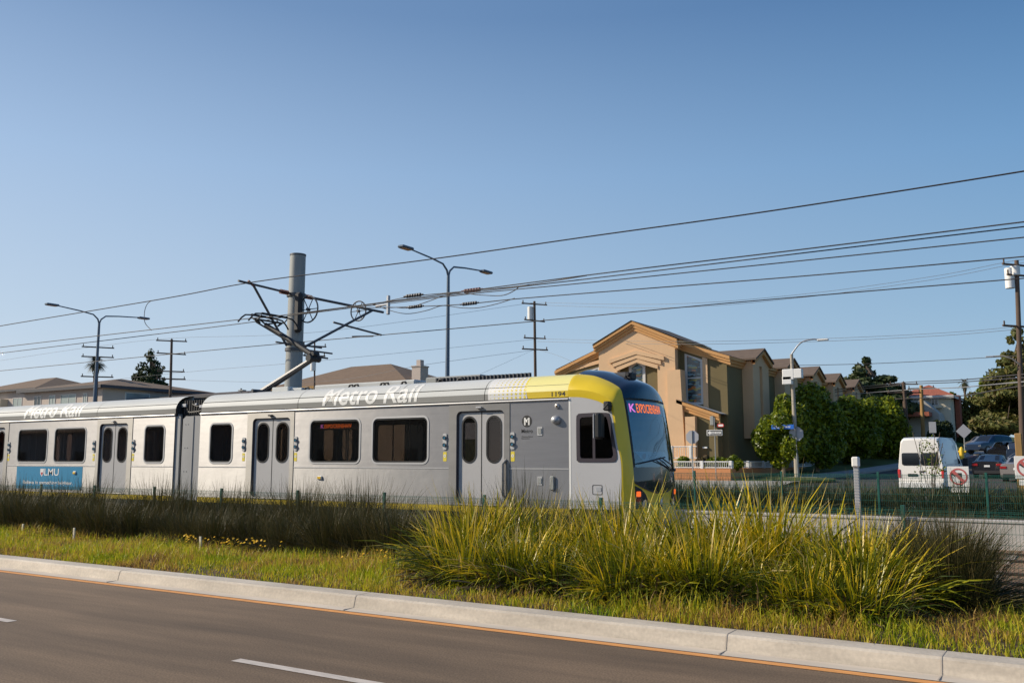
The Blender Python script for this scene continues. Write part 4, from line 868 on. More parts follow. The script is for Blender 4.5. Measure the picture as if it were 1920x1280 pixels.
upole((1002,1006), 565, 66, [(570,1.2,1.0),(601,1.1,1.2),(634,1.0,.9),(655,1.2,.95)], 'wooden utility pole with four crossarms left of the tan church', trans=[(-.35,587,1.1)])
upole((322,317), 636, 54, [(639,1.35,.9),(663,1.3,1.1),(696,1.2,.9),(710,1.3,.9)], 'weathered utility pole just right of the dark conifer')
upole((184,178), 648, 51, [(651,1.4,1.05),(669,1.4,.95),(706,1.4,.95)], 'utility pole behind the palm, half hidden by the street lamp', r=.12)
upole((590,590), 640, 56, [(649,1.0,1.0),(667,.9,.9)], 'slim utility pole right behind the pantograph knee', r=.09, trans=[(.0,685,.9)])
upole((1906,1916), 488, 56, [(497,1.0,.9),(516,.7,.9),(612,1.1,.9)], 'tall dark utility pole at the right edge of the picture', r=.155, trans=[(-.38,521,1.1),(-.1,508,.5)])
upole((1694,1704), 716, 84, [(720,1.2,.5),(736,1.4,.5)], 'short dark utility pole left of the red tiled house', r=.22)
upole((1727,1733), 722, 88, [(728,1.1,.2)], 'reddish utility pole in front of the red tiled house', r=.20, m='wood_light')
def cobra(px_, pyb, pyt, Y, arm, label):
    c = P(px_[0], pyt, Y); c2 = P(px_[1], 862, Y); b0 = tz(Y)
    t = thing('street_light', label, 'street light', (c2.x, Y, b0))
    g = MB(); g.tube([(c2.x, Y, b0), (c.x, Y, c.z)], [.16, .10], 12); part(g, 'pole', M['conc_pole'], t, 40)
    e = P(arm[0], arm[1], Y+.3)
    g = MB(); k0 = Vector((c.x, Y, c.z)); g.tube(interp([k0, k0.lerp(e, .3)+Vector((0,0,.45)), k0.lerp(e, .65)+Vector((0,0,.35)), e+Vector((-.2,0,.02))], 4), .05, 8); part(g, 'arm', M['alu'], t, 50)
    g = MB(); g.cbox((e.x-.35, e.y-.12, e.z-.05), (e.x+.35, e.y+.12, e.z+.06), .04); part(g, 'lamp_head', M['white_paint'], t)
    return t, c, c2
cl, c, c2 = cobra((1484,1493), 895, 664, 58, (1543,637), 'concrete street light with curved arm on the corner beside the ficus trees')
g = MB()
for (px_, py_, w_, h_) in ((1478,702,.36,.34),(1476,713,.30,.26),(1496,700,.26,.30)):
    q = P(px_, py_, 57.6); g.cbox((q.x-w_, 57.5, q.z-h_), (q.x+w_, 57.9, q.z+h_), .04)
bo = g.build('equipment_box', M['white_paint'], cl); bo.matrix_parent_inverse = Matrix.Translation(Vector(cl.location)).inverted(); bo['label'] = 'white equipment boxes clamped halfway up the pole'
q = P(1475, 800, 57.4); g = MB(); g.cbox((q.x-.95, 57.38, q.z-.14), (q.x+.45, 57.42, q.z+.14), .01); sn = tag(g.build('street_name_sign', M['blue_sign']), 'blue street name sign fixed to the concrete street light', 'street sign')
text('CRENSHAW', 'street_name', M['white_paint'], lambda u, v: (u, 57.37, v), q.x-.8, q.x+.25, q.z-.065, q.z+.065, train=False, parent=sn, bold=.01)
def octo(px_, py_, Y, r, label, face_m='sign_back', pole=True, name='stop_sign'):
    q = P(px_, py_, Y); t = thing(name, label, 'traffic sign', (q.x, Y, tz(Y)))
    g = MB(); g.plate([(q.x+r*math.cos(R(22.5+45*k)), q.z+r*math.sin(R(22.5+45*k))) for k in range(8)], [], lambda u, v, d: (u, Y+d, v), .02); part(g, 'sign_plate', M[face_m], t)
    g = MB(); g.tube([(q.x, Y-.04, tz(Y)), (q.x, Y-.04, q.z+r*.9)], .035, 8); part(g, 'sign_post', M['galv'], t, 40)
    return t
octo(1298, 819, 52.3, .42, 'back of an octagonal stop sign before the church railing')
octo(1493, 813, 57.75, .46, 'back of an octagonal sign mounted behind the concrete street light')
q = P(1340, 811, 52.5); t = thing('one_way_sign', 'white one way arrow sign on a post at the church corner', 'traffic sign', (q.x, 52.5, tz(52.5)))
g = MB(); g.cbox((q.x-.48, 52.46, q.z-.17), (q.x+.48, 52.49, q.z+.17), .01); sp_ = part(g, 'sign_plate', M['white_paint'], t)
g = MB(); g.box((q.x-.44, 52.455, q.z-.14), (q.x+.44, 52.46, q.z+.14)); part(g, 'sign_field', M['sign_black'], sp_)
g = MB(); g.add([(q.x-.42,52.45,q.z),(q.x-.26,52.45,q.z-.13),(q.x-.26,52.45,q.z-.07),(q.x+.40,52.45,q.z-.07),(q.x+.40,52.45,q.z+.07),(q.x-.26,52.45,q.z+.07),(q.x-.26,52.45,q.z+.13)], [(0,1,2,3,4,5,6)]); part(g, 'arrow', M['white_paint'], sp_)
text('ONE WAY', 'arrow_text', M['sign_black'], lambda u, v: (u, 52.445, v), q.x-.22, q.x+.36, q.z-.045, q.z+.045, train=False, parent=sp_)
g = MB(); g.tube([(q.x, 52.52, tz(52.5)), (q.x, 52.52, q.z+.9)], .03, 8); part(g, 'sign_post', M['galv'], t, 40)
q = P(1351, 797, 57.0); g = MB(); g.plate(rrect(q.x-.22, q.z-.11, q.x+.22, q.z+.11, .09), [rrect(q.x-.17, q.z-.07, q.x+.17, q.z+.07, .05)], lambda u, v, d: (u, 57.0+d, v), .02)
ws_ = g.build('wall_sign', M['sign_red']); tag(ws_, 'small rounded red and white sign on the olive church annex', 'sign')
g = MB(); g.plate(rrect(q.x-.18, q.z-.08, q.x+.18, q.z+.08, .05), [], lambda u, v, d: (u, 57.01+d, v), .01); o = g.build('sign_field', M['white_paint'], ws_)
# diamond sign, speed sign, hydrant
q = P(1807, 808, 78); t = thing('diamond_sign', 'back of a diamond shaped warning sign beyond the white van', 'traffic sign', (q.x, 78, tz(78)))
g = MB(); g.plate([(q.x-.55,q.z),(q.x,q.z-.55),(q.x+.55,q.z),(q.x,q.z+.55)], [], lambda u, v, d: (u, 78+d, v), .02); part(g, 'sign_plate', M['sign_back'], t)
g = MB(); g.tube([(q.x, 78.05, tz(78)), (q.x, 78.05, q.z)], .05, 6); part(g, 'sign_post', M['galv'], t)
q = P(1749, 801, 76); t = thing('parking_sign', 'grey rectangular sign standing above the white van roof', 'traffic sign', (q.x, 76, tz(76)))
g = MB(); g.cbox((q.x-.25, 75.9, q.z-.42), (q.x+.25, 75.95, q.z+.42), .01); part(g, 'sign_plate', M['sign_back'], t)
g = MB(); g.tube([(q.x, 76, tz(76)), (q.x, 76, q.z)], .04, 6); part(g, 'sign_post', M['galv'], t)
q = P(1803, 848, 70); g = MB(); z0 = q.z-.45; g.tube([(q.x, 70, z0), (q.x, 70, z0+.06), (q.x, 70, z0+.08), (q.x, 70, z0+.62), (q.x, 70, z0+.78), (q.x, 70, z0+.84)], [.2,.2,.15,.15,.10,.03], 12); g.tube([(q.x-.28, 70, z0+.5), (q.x+.28, 70, z0+.5)], .09, 8)
tag(g.build('fire_hydrant', M['hydrant'], None, 40), 'yellow fire hydrant on the kerb right of the white van', 'hydrant')
# thin utility wires
UW = 'thin utility wires'
def uw(pts, lab, r=.012, m='wire_thin'): wire(pts, r, M[m], lab, 'utility_wire', 'wire', UW)
uw([(0,676,54),(160,652,54),(322,634,54),(600,622,54),(1002,567,66)], 'faint thin wire strung left from the top of the four armed pole')
uw([(1002,567,66),(1250,570,55),(1500,552,56),(1750,518,56),(1906,488,56),(2050,470,56)], 'faint thin wire dipping from pole top to pole top behind the church', )
uw([(1012,572,66),(1250,577,55),(1500,558,56),(1750,524,56),(1910,494,56),(2050,478,56)], 'faint lower wire dipping beside the topmost thin wire')
uw([(1008,635,66),(1250,640,55),(1500,636,56),(1750,625,56),(1910,612,56),(2050,598,56)], 'thin wire level with the second crossarm over the church roof')
uw([(1008,640,66),(1250,645,55),(1500,641,56),(1750,630,56),(1910,617,56),(2050,603,56)], 'thin wire just under it over the church roof', .013)
uw([(1480,685,58),(1620,682,58),(1750,676,58),(1916,666,56),(2050,655,56)], 'thin dark wire from the concrete street light to the tall pole', .018, 'wire')
uw([(0,735,54),(322,700,54),(600,676,54),(1002,636,66)], 'faint wire rising right from the conifer to the four armed pole')
uw([(322,712,54),(600,715,54),(800,683,54),(1002,656,66)], 'faint lowest wire left of the four armed pole')
uw([(800,745,60),(870,715,57),(1002,655,66)], 'faint guy wire slanting down left from the four armed pole', .008)
uw([(1006,655,66),(1050,668,54),(1120,700,54)], 'faint drop wire slanting down right to the church', .009)
for i, (a, b_, lab) in enumerate([(717,702,'topmost'),(721,708,'second'),(731,716,'third'),(747,724,'lowest')]):
    uw([(1440,[744,748,752,757][i],84),(1560,[731,735,742,752][i],84),(1694,a,84),(1800,a-5,70),(1912,b_,56),(2050,b_-10,56)], '%s of the four thick dark cables before the big right hand tree' % lab, .035, 'wire' if i != 2 else 'wire_thin')
q = P(1890, 668, 56); t = thing('wood_pole_lamp', 'small street lamp arm reaching left from the tall utility pole', 'street light', (P(1912, 690, 56).x, 55.8, P(1912, 690, 56).z))
g = MB(); g.tube([P(1913, 684, 55.8), P(1897, 672, 55.6), P(1880, 667, 55.5), P(1862, 668, 55.4)], .04, 6); part(g, 'arm', M['conc_pole'], t, 50)
c = P(1858, 668.5, 55.4); g = MB(); g.cbox((c.x-.25, 55.3, c.z-.04), (c.x+.15, 55.5, c.z+.04), .02); part(g, 'lamp_head', M['alu'], t)

# ============================================================ CHURCH
CY = 57.2; WYf = 58.2
ch = thing('church', 'tan and olive stucco church with orange cornices and stained glass windows', 'church', (-26.5, CY, .35))
xl, xr_, xm = X_(1125, CY), X_(1270, CY), X_(1192, CY)
zl, zr_, zp = Z_(1125, 650, CY), Z_(1270, 638, CY), Z_(1192, 608, CY); ze = (zl+zr_)/2
# niche opening
nx0, nx1 = X_(1160, CY), X_(1236, CY); nzs = Z_(1162, 689, CY); nzp = Z_(1196, 674, CY); nxm = (nx0+nx1)/2
front = [(xl, .2), (xr_, .2), (xr_, ze), (xm, zp), (xl, ze)]
niche = [(nx0, 2.5), (nx1, 2.5), (nx1, nzs), (nxm, nzp), (nx0, nzs)]
fp = lambda Y: (lambda u, v, d: (u, Y+d, v))
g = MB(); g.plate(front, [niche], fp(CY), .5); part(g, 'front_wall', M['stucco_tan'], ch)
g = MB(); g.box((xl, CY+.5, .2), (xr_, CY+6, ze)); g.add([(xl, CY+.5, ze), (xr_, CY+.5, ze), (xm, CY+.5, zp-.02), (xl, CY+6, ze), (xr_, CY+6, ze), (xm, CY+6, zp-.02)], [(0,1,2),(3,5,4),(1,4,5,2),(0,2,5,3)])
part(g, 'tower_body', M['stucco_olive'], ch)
def cornice(pts, Y, hh, dep, name='cornice', parent=None, m='stucco_trim'):
    # stepped moulding that follows a polyline in a plane facing the street
    for k, (dz, out_, th) in enumerate(((0, dep, hh*.38), (-hh*.38, dep*.68, hh*.30), (-hh*.68, dep*.4, hh*.32))):
        g = MB(); rows = []
        for (x, z) in pts: rows.append([(x, Y-out_, z+dz), (x, Y-out_, z+dz-th+.004), (x, Y+.0, z+dz-th+.004), (x, Y+.0, z+dz)])
        g.grid(rows, close=True); g.add(rows[0], [(0,1,2,3)]); g.add(rows[-1], [(0,1,2,3)]); part(g, name, M[m], parent or ch)
ov = .28
slope = (zp-ze)/(xr_-xm)
gpts = [(xl-ov, ze+.12-ov*slope+.1), (xm, zp+.22), (xr_+ov, ze+.12-ov*slope+.1)]
cornice(gpts, CY, .62, .34)
for k, (dz, o_, th) in enumerate(((0, .34, .24), (-.24, .22, .19), (-.43, .12, .19))):      # right return along the side
    g = MB(); x = xr_; z = gpts[2][1]+dz; g.box((x, CY+.003, z-th+.004), (x+o_, CY+6, z)); part(g, 'cornice_return', M['stucco_trim'], ch)
g = MB()
g.grid([[(gpts[0][0]-.05, y, gpts[0][1]+.03), (xm, y, gpts[1][1]+.04), (gpts[2][0]+.08, y, gpts[2][1]+.03)] for y in (CY-.38, CY+6.2)]); g.grid([[(gpts[0][0]-.05, y, gpts[0][1]-.03), (xm, y, gpts[1][1]-.02), (gpts[2][0]+.08, y, gpts[2][1]-.03)] for y in (CY-.38, CY+6.2)]); part(g, 'tower_roof', M['roof_brown'], ch)
# chevron mouldings over the niche
for dz, o_, grow in ((.62, .17, .55), (.34, .12, .30), (.06, .07, .06)):
    g = MB(); pts = [(nx0-grow, nzs+dz-.05), (nxm, nzp+dz), (nx1+grow, nzs+dz-.05)]
    rows = [[(x, CY-o_, z), (x, CY-o_, z-.26), (x, CY, z-.26), (x, CY, z)] for x, z in pts]; g.grid(rows, close=True); g.add(rows[0], [(0,1,2,3)]); g.add(rows[-1], [(0,1,2,3)]); part(g, 'chevron_moulding', M['stucco_tan'], ch)
g = MB(); wx0, wx1 = X_(1183, CY+.5), X_(1214, CY+.5); wzs = Z_(1183, 684, CY+.5); wzp = Z_(1198, 677, CY+.5); wmx = (wx0+wx1)/2
wn = [(wx0, 3.4), (wx1, 3.4), (wx1, wzs), (wmx, wzp), (wx0, wzs)]
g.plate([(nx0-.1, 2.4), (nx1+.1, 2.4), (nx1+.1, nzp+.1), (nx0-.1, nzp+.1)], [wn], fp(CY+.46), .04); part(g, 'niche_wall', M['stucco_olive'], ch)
def framed(name, poly, Y, wd, m_f='win_white', m_p='stained', bars=()):
    cx = sum(p[0] for p in poly)/len(poly); cz = sum(p[1] for p in poly)/len(poly)
    w_ = max(p[0] for p in poly)-cx; h_ = max(p[1] for p in poly)-cz
    inn = [(cx+(p[0]-cx)*(1-wd/w_), cz+(p[1]-cz)*(1-wd/h_)) for p in poly]
    g = MB(); g.plate(poly, [inn], fp(Y), .08); wf = part(g, name, M[m_f], ch)
    g = MB(); g.plate(inn, [], fp(Y+.05), .02); part(g, 'pane', M[m_p], wf)
    if bars:
        g = MB()
        for (a, c_) in bars: g.box((a[0], Y-.01, a[1]), (c_[0], Y+.05, c_[1]))
        part(g, 'glazing_bar', M[m_f], wf)
    return wf
framed('window', wn, CY+.40, .20)
# wings: long nave with gable toward the street
wl, wr = X_(1051, WYf), -20.57; wel, wer = 8.2, 8.45; wm = xm; wz = 10.7; YB = 96
w0, w1 = X_(1288, WYf), X_(1322, WYf); wz1 = Z_(1300, 668, WYf); wz0 = Z_(1300, 757, WYf)
lwx = X_(1100, WYf)
rw_ = [(w0, wz0), (w1, wz0-.05), (w1, wz1-.25), (w0, wz1+.25)]
lw_ = [(lwx-.6, 3), (lwx+1.1, 3), (lwx+1.1, Z_(1108, 688, WYf)), (lwx-.6, Z_(1090, 692, WYf)-.3)]
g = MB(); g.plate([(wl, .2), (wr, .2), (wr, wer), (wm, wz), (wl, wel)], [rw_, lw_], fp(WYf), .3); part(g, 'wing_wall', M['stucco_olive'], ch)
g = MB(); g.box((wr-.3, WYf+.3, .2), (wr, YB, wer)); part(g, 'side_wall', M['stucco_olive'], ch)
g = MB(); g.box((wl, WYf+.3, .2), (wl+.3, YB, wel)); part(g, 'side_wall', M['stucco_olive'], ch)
g = MB(); g.grid([[(wl-.3, y, wel+.1), (wm, y, wz+.12), (wr+.35, y, wer+.05)] for y in (WYf-.2, YB+.3)]); part(g, 'nave_roof', M['roof_brown'], ch)
cornice([(xr_+.02, wer+(wz-wer)*(wr-xr_)/(wr-wm)+.10), (wr+.30, wer+.05)], WYf, .58, .3)
cornice([(wl-.30, wel+.0), (xl-.02, wel+(wz-wel)*(xl-wl)/(wm-wl)+.10)], WYf, .58, .3)
framed('window', rw_, WYf+.02, .16, bars=[((w0+.1, wz0+1.7), (w1-.1, wz0+1.78))])
framed('window', lw_, WYf+.02, .14)
# tan surround of the right window and string band
def band(pts, Y, th, out_, name, m): 
    g = MB(); g.grid([[(x, Y-out_, z), (x, Y-out_, z-th), (x, Y, z-th), (x, Y, z)] for x, z in pts], close=True); return part(g, name, M[m], ch)
band([(xr_, wz1+.75), (w1+.35, wz1+.08)], WYf, .28, .09, 'window_band', 'stucco_tan')
g = MB(); g.box((w1+.02, WYf-.09, wz0-.3), (w1+.36, WYf, wz1+.05)); part(g, 'window_band', M['stucco_tan'], ch)
band([(lwx-2.2, Z_(1080, 697, WYf)+.1), (xl, Z_(1124, 675, WYf)+.1)], WYf, .26, .09, 'window_band', 'stucco_tan')
g = MB(); g.box((wr-.5, WYf-.05, .3), (wr+.02, WYf, 8.0)); part(g, 'corner_strip', M['stucco_olive'], ch)
for k, (dz, o_, th) in enumerate(((0, .32, .22), (-.22, .2, .18), (-.40, .1, .18))):
    g = MB(); z = wer+.05+dz; g.box((wr, WYf, z-th+.003), (wr+o_, YB, z)); part(g, 'side_cornice', M['stucco_trim'], ch)
# projecting gabled bays along the side wall
for k in range(5):
    y = 63.0+7.35*k; bx = wr+.75; hw = 1.75
    g = MB(); g.add([(wr, y-hw, 3.2), (bx, y-hw, 3.2), (bx, y+hw, 3.2), (wr, y+hw, 3.2), (wr, y-hw, 8.45), (bx, y-hw, 8.45), (bx, y+hw, 8.45), (wr, y+hw, 8.45), (bx, y, 9.2), (wr-3, y, 9.2)], [(0,3,2,1),(0,1,5,4),(2,3,7,6),(4,5,8,9),(6,7,9,8)])
    # front with a tall slot
    g.add([(bx, y-hw, 3.2), (bx, y-.3, 3.2), (bx, y-.3, 8.2), (bx, y-hw, 8.45), (bx, y+.3, 3.2), (bx, y+hw, 3.2), (bx, y+hw, 8.45), (bx, y+.3, 8.2), (bx, y, 9.2)], [(0,1,2,3),(4,5,6,7),(3,2,7,6,8)])
    g.add([(bx-.3, y-.3, 3.2), (bx-.3, y+.3, 3.2), (bx-.3, y+.3, 8.2), (bx-.3, y-.3, 8.2), (bx, y-.3, 3.2), (bx, y+.3, 3.2), (bx, y+.3, 8.2), (bx, y-.3, 8.2)], [(0,1,2,3),(0,4,7,3),(1,5,6,2)])
    bay = part(g, 'gabled_bay', M['stucco_tan'], ch)
    g = MB()
    for s in (-1, 1): g.add([(wr-3.2, y+s*(hw+.3), 8.62), (bx+.35, y+s*(hw+.3), 8.62), (bx+.35, y, 9.48), (wr-3.2, y, 9.48), (wr-3.2, y+s*(hw+.3), 8.5), (bx+.35, y+s*(hw+.3), 8.5), (bx+.35, y, 9.36), (wr-3.2, y, 9.36)], [(0,1,2,3),(4,7,6,5),(0,4,5,1),(1,5,6,2)])
    part(g, 'bay_roof', M['roof_brown'], bay)
    g = MB(); g.grid([[(bx, yy, z), (bx+.25, yy, z), (bx+.25, yy, z-.3), (bx, yy, z-.3)] for yy, z in ((y-hw-.25, 8.52), (y, 9.38), (y+hw+.25, 8.52))], close=True); part(g, 'bay_cornice', M['stucco_trim'], bay)
# lower annex with sloping cornice, stepped buttress, pier
ax0_, ax1_ = X_(1284, CY), X_(1346, CY); az0, az1 = Z_(1284, 757, CY), Z_(1346, 778, CY)
g = MB(); g.plate([(xr_, .2), (ax1_, .2), (ax1_, az1-.1), (xr_, az0+.0)], [], fp(CY+.1), .9); part(g, 'annex', M['stucco_olive'], ch)
cornice([(xr_+.1, az0+.30), (ax1_+.22, az1+.06)], CY+.1, .62, .32)
g = MB(); g.grid([[(xr_+.1, y, az0+.36), (ax1_+.36, y, az1+.10)] for y in (CY-.3, CY+1.0)]); g.grid([[(xr_+.1, y, az0+.30), (ax1_+.36, y, az1+.045)] for y in (CY-.3, CY+1.0)]); part(g, 'annex_coping', M['win_white'], ch)
bz = Z_(1275, 693, CY)
g = MB(); g.add([(xr_-.5, CY-.22, .2), (X_(1289, CY), CY-.22, .2), (X_(1281.5, CY), CY-.22, bz), (xr_-.5, CY-.22, bz), (xr_-.5, CY-.003, .2), (X_(1289, CY), CY+.6, .2), (X_(1281.5, CY), CY+.6, bz), (xr_-.5, CY-.003, bz)], [(0,1,2,3),(1,5,6,2),(3,2,6,7),(0,3,7,4)]); part(g, 'buttress', M['stucco_tan'], ch)
g = MB(); pz = Z_(1300, 781, CY); g.box((X_(1289.5, CY), CY-.3, .2), (X_(1308, CY), CY+.09, pz)); part(g, 'pier', M['stucco_tan'], ch)
g = MB(); g.cbox((X_(1335, CY), CY-.2, Z_(0+1340, 787, CY)-.35), (X_(1342, CY), CY+.1, Z_(1340, 787, CY)+.25), .03); part(g, 'wall_lantern', M['galv'], ch)
g = MB(); q = P(1322, 839, CY); g.cbox((q.x-.16, CY-.05, q.z-.06), (q.x+.16, CY+.1, q.z+.06), .02); part(g, 'wall_vent', M['white_paint'], ch)
# low orange garden wall and white railing
lw = thing('garden_wall', 'low orange stucco wall topped with a white railing round the church garden', 'wall', (-21, 54, .3))
xa_, xb_ = X_(1150, 54), -19.05
g = MB(); g.box((xa_, 54, .1), (xb_, 54.2, 1.22)); part(g, 'wall_front', M['stucco_orange'], lw)
g = MB(); g.box((xb_-.2, 54.2, .1), (xb_, 74, 1.22)); g.box((xb_-.2, 74, .1), (xb_-.0, 96, 2.6)); part(g, 'wall_side', M['stucco_orange'], lw)
def railing(p0, p1, z0, h, t, step=.13, post=2.0):
    L = math.hypot(p1[0]-p0[0], p1[1]-p0[1]); d = ((p1[0]-p0[0])/L, (p1[1]-p0[1])/L)
    g = MB()
    for z in (z0+.06, z0+h): g.tube([(p0[0], p0[1], z), (p1[0], p1[1], z)], .035, 4)
    k = 0
    while k*step < L: g.tube([(p0[0]+d[0]*k*step, p0[1]+d[1]*k*step, z0+.04), (p0[0]+d[0]*k*step, p0[1]+d[1]*k*step, z0+h)], .016, 4); k += 1
    part(g, 'railing', M['white_paint'], t)
    k = 0
    while k*post <= L+.1:
        g = MB(); x, y = p0[0]+d[0]*k*post, p0[1]+d[1]*k*post; g.cbox((x-.09, y-.09, z0), (x+.09, y+.09, z0+h+.06), .02); part(g, 'railing_post', M['white_paint'], t); k += 1
railing((xa_, 54.1), (xb_-.1, 54.1), 1.22, .42, lw)
railing((xb_-.1, 54.4), (xb_-.1, 73.8), 1.22, .42, lw, .2, 3.2)
st = thing('porch_railing', 'white railing round the raised porch left of the stop sign', 'railing', (X_(1280, 56), 56, .4))
railing((X_(1225, 56), 56), (X_(1307, 56), 56), Z_(1290, 860, 56), .78, st, .16, 1.3)
g = MB(); g.box((X_(1225, 56), 55.9, .3), (X_(1307, 56), 57.0, Z_(1290, 860, 56))); part(g, 'porch_base', M['stucco_tan'], st)

# ============================================================ HOUSES
def hip(g, x0, y0, x1, y1, ze_, h, ins=None, ov=.5):
    w_ = (y1-y0)/2 if ins is None else ins; a, b_, c_, d_ = x0-ov, y0-ov, x1+ov, y1+ov
    if (x1-x0) >= (y1-y0): r0, r1 = (a+w_+ov, (b_+d_)/2), (c_-w_-ov, (b_+d_)/2)
    else: r0, r1 = ((a+c_)/2, b_+w_+ov), ((a+c_)/2, d_-w_-ov)
    vs = [(a,b_,ze_),(c_,b_,ze_),(c_,d_,ze_),(a,d_,ze_),(r0[0],r0[1],ze_+h),(r1[0],r1[1],ze_+h)]
    if (x1-x0) >= (y1-y0): fs = [(0,1,5,4),(1,2,5),(2,3,4,5),(3,0,4)]
    else: fs = [(0,1,4),(1,2,5,4),(2,3,5),(3,0,4,5)]
    g.add(vs, fs+[(0,3,2,1)])
def fascia(t, x0, y0, x1, y1, ze_, m, ov=.5, th=.28):
    g = MB(); a, b_, c_, d_ = x0-ov, y0-ov, x1+ov, y1+ov
    for p, q_ in (((a,b_),(c_,b_+.06)),((a,d_-.06),(c_,d_)),((a,b_),(a+.06,d_)),((c_-.06,b_),(c_,d_))): g.box((p[0],p[1],ze_-th),(q_[0],q_[1],ze_-.004))
    part(g, 'fascia', M[m], t)
def wnd(t, x0, z0, x1, z1, Y, m='win_glass', fr='win_white', mull=1):
    g = MB(); g.plate([(x0,z0),(x1,z0),(x1,z1),(x0,z1)], [[(x0+.07,z0+.07),(x1-.07,z0+.07),(x1-.07,z1-.07),(x0+.07,z1-.07)]], fp(Y-.06), .08)
    for k in range(1, mull+1): x = x0+(x1-x0)*k/(mull+1); g.box((x-.03, Y-.05, z0+.06), (x+.03, Y, z1-.06))
    w_ = part(g, 'window', M[fr], t)
    g = MB(); g.box((x0+.06, Y-.02, z0+.06), (x1-.06, Y-.004, z1-.06)); part(g, 'pane', M[m], w_)
# centre house with brown hip roof
Yh = 62; hx0, hx1 = X_(505, Yh), X_(768, Yh); he = Z_(637, 722, Yh)
hs = thing('brown_roof_house', 'house with a wide brown shingle hip roof rising behind the train', 'house', ((hx0+hx1)/2, Yh, .4))
g = MB(); g.box((hx0+.6, Yh, .3), (hx1-.6, Yh+9, he-.01)); part(g, 'wall', M['stucco_cream'], hs)
g = MB(); hip(g, hx0+.6, Yh, hx1-.6, Yh+9, he, Z_(637, 689, Yh+4.5)-he, ins=5.5, ov=.8); part(g, 'roof', M['roof_tan'], hs)
fascia(hs, hx0+.6, Yh, hx1-.6, Yh+9, he, 'hydrant' if 0 else 'wood_light', .8, .22)
for i, (px_, y0_, w_, m) in enumerate(((783, 688, .48, 'stucco_tan'),)):
    c = P(px_, y0_, Yh+1); g = MB(); g.box((c.x-w_, Yh+.8, he-1.5), (c.x+w_, Yh+1.9, c.z)); g.box((c.x-w_-.06, Yh+.74, c.z), (c.x+w_+.06, Yh+1.96, c.z+.12)); g.box((c.x-.22, Yh+1.1, c.z+.12), (c.x+.22, Yh+1.6, c.z+.65)); chm = part(g, 'chimney', M['stucco_pink'], hs)
# left apartment block: corner at px 185
Ya = 60; cx = X_(185, Ya); ae = Z_(185, 722, Ya); al = X_(38, Ya)
ap = thing('apartment_block', 'pale pink apartment block with low brown hip roof behind the rear car', 'building', ((cx+al)/2, Ya, .4), 'apartment blocks at the left')
g = MB(); g.box((al, Ya, .3), (cx, Ya+14, ae-.01)); part(g, 'wall', M['stucco_pink'], ap)
g = MB(); hip(g, al, Ya, cx, Ya+14, ae, 1.5, ins=7, ov=.7); part(g, 'roof', M['roof_tan'], ap); fascia(ap, al, Ya, cx, Ya+14, ae, 'fascia_dark', .7, .34)
for pa, pb, m in ((57,70,'win_glass'),(85,97,'curtain'),(107,136,'curtain'),(149,157,'curtain')): wnd(ap, X_(pa, Ya), ae-2.1, X_(pb, Ya), ae-.75, Ya, m, mull=1)
for pa, pb in ((50,72),(82,100),(104,133),(140,158),(160,190)):      # balconies
    xa2, xb2 = X_(pa, Ya), X_(pb, Ya); g = MB(); g.box((xa2, Ya-1.3, ae-3.6), (xb2, Ya-1.2, ae-2.35)); g.box((xa2, Ya-1.3, ae-3.7), (xb2, Ya, ae-3.5)); g.box((xb2-.1, Ya-1.2, ae-3.5), (xb2, Ya, ae-2.35)); part(g, 'balcony', M['stucco_cream'], ap)
g = MB(); yq = PX(258, 735, cx).y; g.box((cx, yq-1.6, ae-2.0), (cx+.06, yq+1.6, ae-.6)); w_ = part(g, 'window', M['win_white'], ap); g = MB(); g.box((cx+.062, yq-1.45, ae-1.9), (cx+.08, yq+1.45, ae-.7)); part(g, 'pane', M['win_glass_blue'], w_)
# far left neighbour
Yb = 66; bx0, bx1 = X_(-60, Yb), X_(62, Yb); be = Z_(20, 731, Yb)
ap2 = thing('apartment_block', 'pale pink apartment block with brown roof at the left edge', 'building', ((bx0+bx1)/2, Yb, .5), 'apartment blocks at the left')
g = MB(); g.box((bx0, Yb, .3), (bx1, Yb+12, be-.01)); part(g, 'wall', M['stucco_pink'], ap2)
g = MB(); hip(g, bx0, Yb, bx1, Yb+12, be, 2.1, ins=6, ov=.7); part(g, 'roof', M['roof_tan'], ap2); fascia(ap2, bx0, Yb, bx1, Yb+12, be, 'fascia_dark', .7, .25)
wnd(ap2, X_(17, Yb), be-2.4, X_(34, Yb), be-1.1, Yb, 'curtain'); g = MB(); g.box((X_(-12, Yb), Yb-1, be-3.2), (X_(7, Yb), Yb, be-1.2)); part(g, 'balcony', M['stucco_cream'], ap2)
# lower brown roof right of it, behind the articulation
Yc = 66; c0, c1 = X_(285, Yc), X_(462, Yc); ce = Z_(380, 741, Yc)
lh = thing('low_house', 'long low house with brown roof just above the train articulation', 'house', ((c0+c1)/2, Yc, .5))
g = MB(); g.box((c0, Yc, .3), (c1, Yc+10, ce-.01)); part(g, 'wall', M['stucco_pink'], lh); g = MB(); hip(g, c0, Yc, c1, Yc+10, ce, .75, ins=5, ov=.7); part(g, 'roof', M['roof_dark'], lh); fascia(lh, c0, Yc, c1, Yc+10, ce, 'fascia_dark', .7, .3)
g = MB(); c = P(452, 733, Yc+1); g.tube([(c.x, Yc+1, c.z-.5), (c.x, Yc+1, c.z+.3)], .1, 8); g.cbox((c.x-.3, Yc+.8, c.z), (c.x+.5, Yc+1.3, c.z+.12), .02); part(g, 'roof_vent', M['galv'], lh)
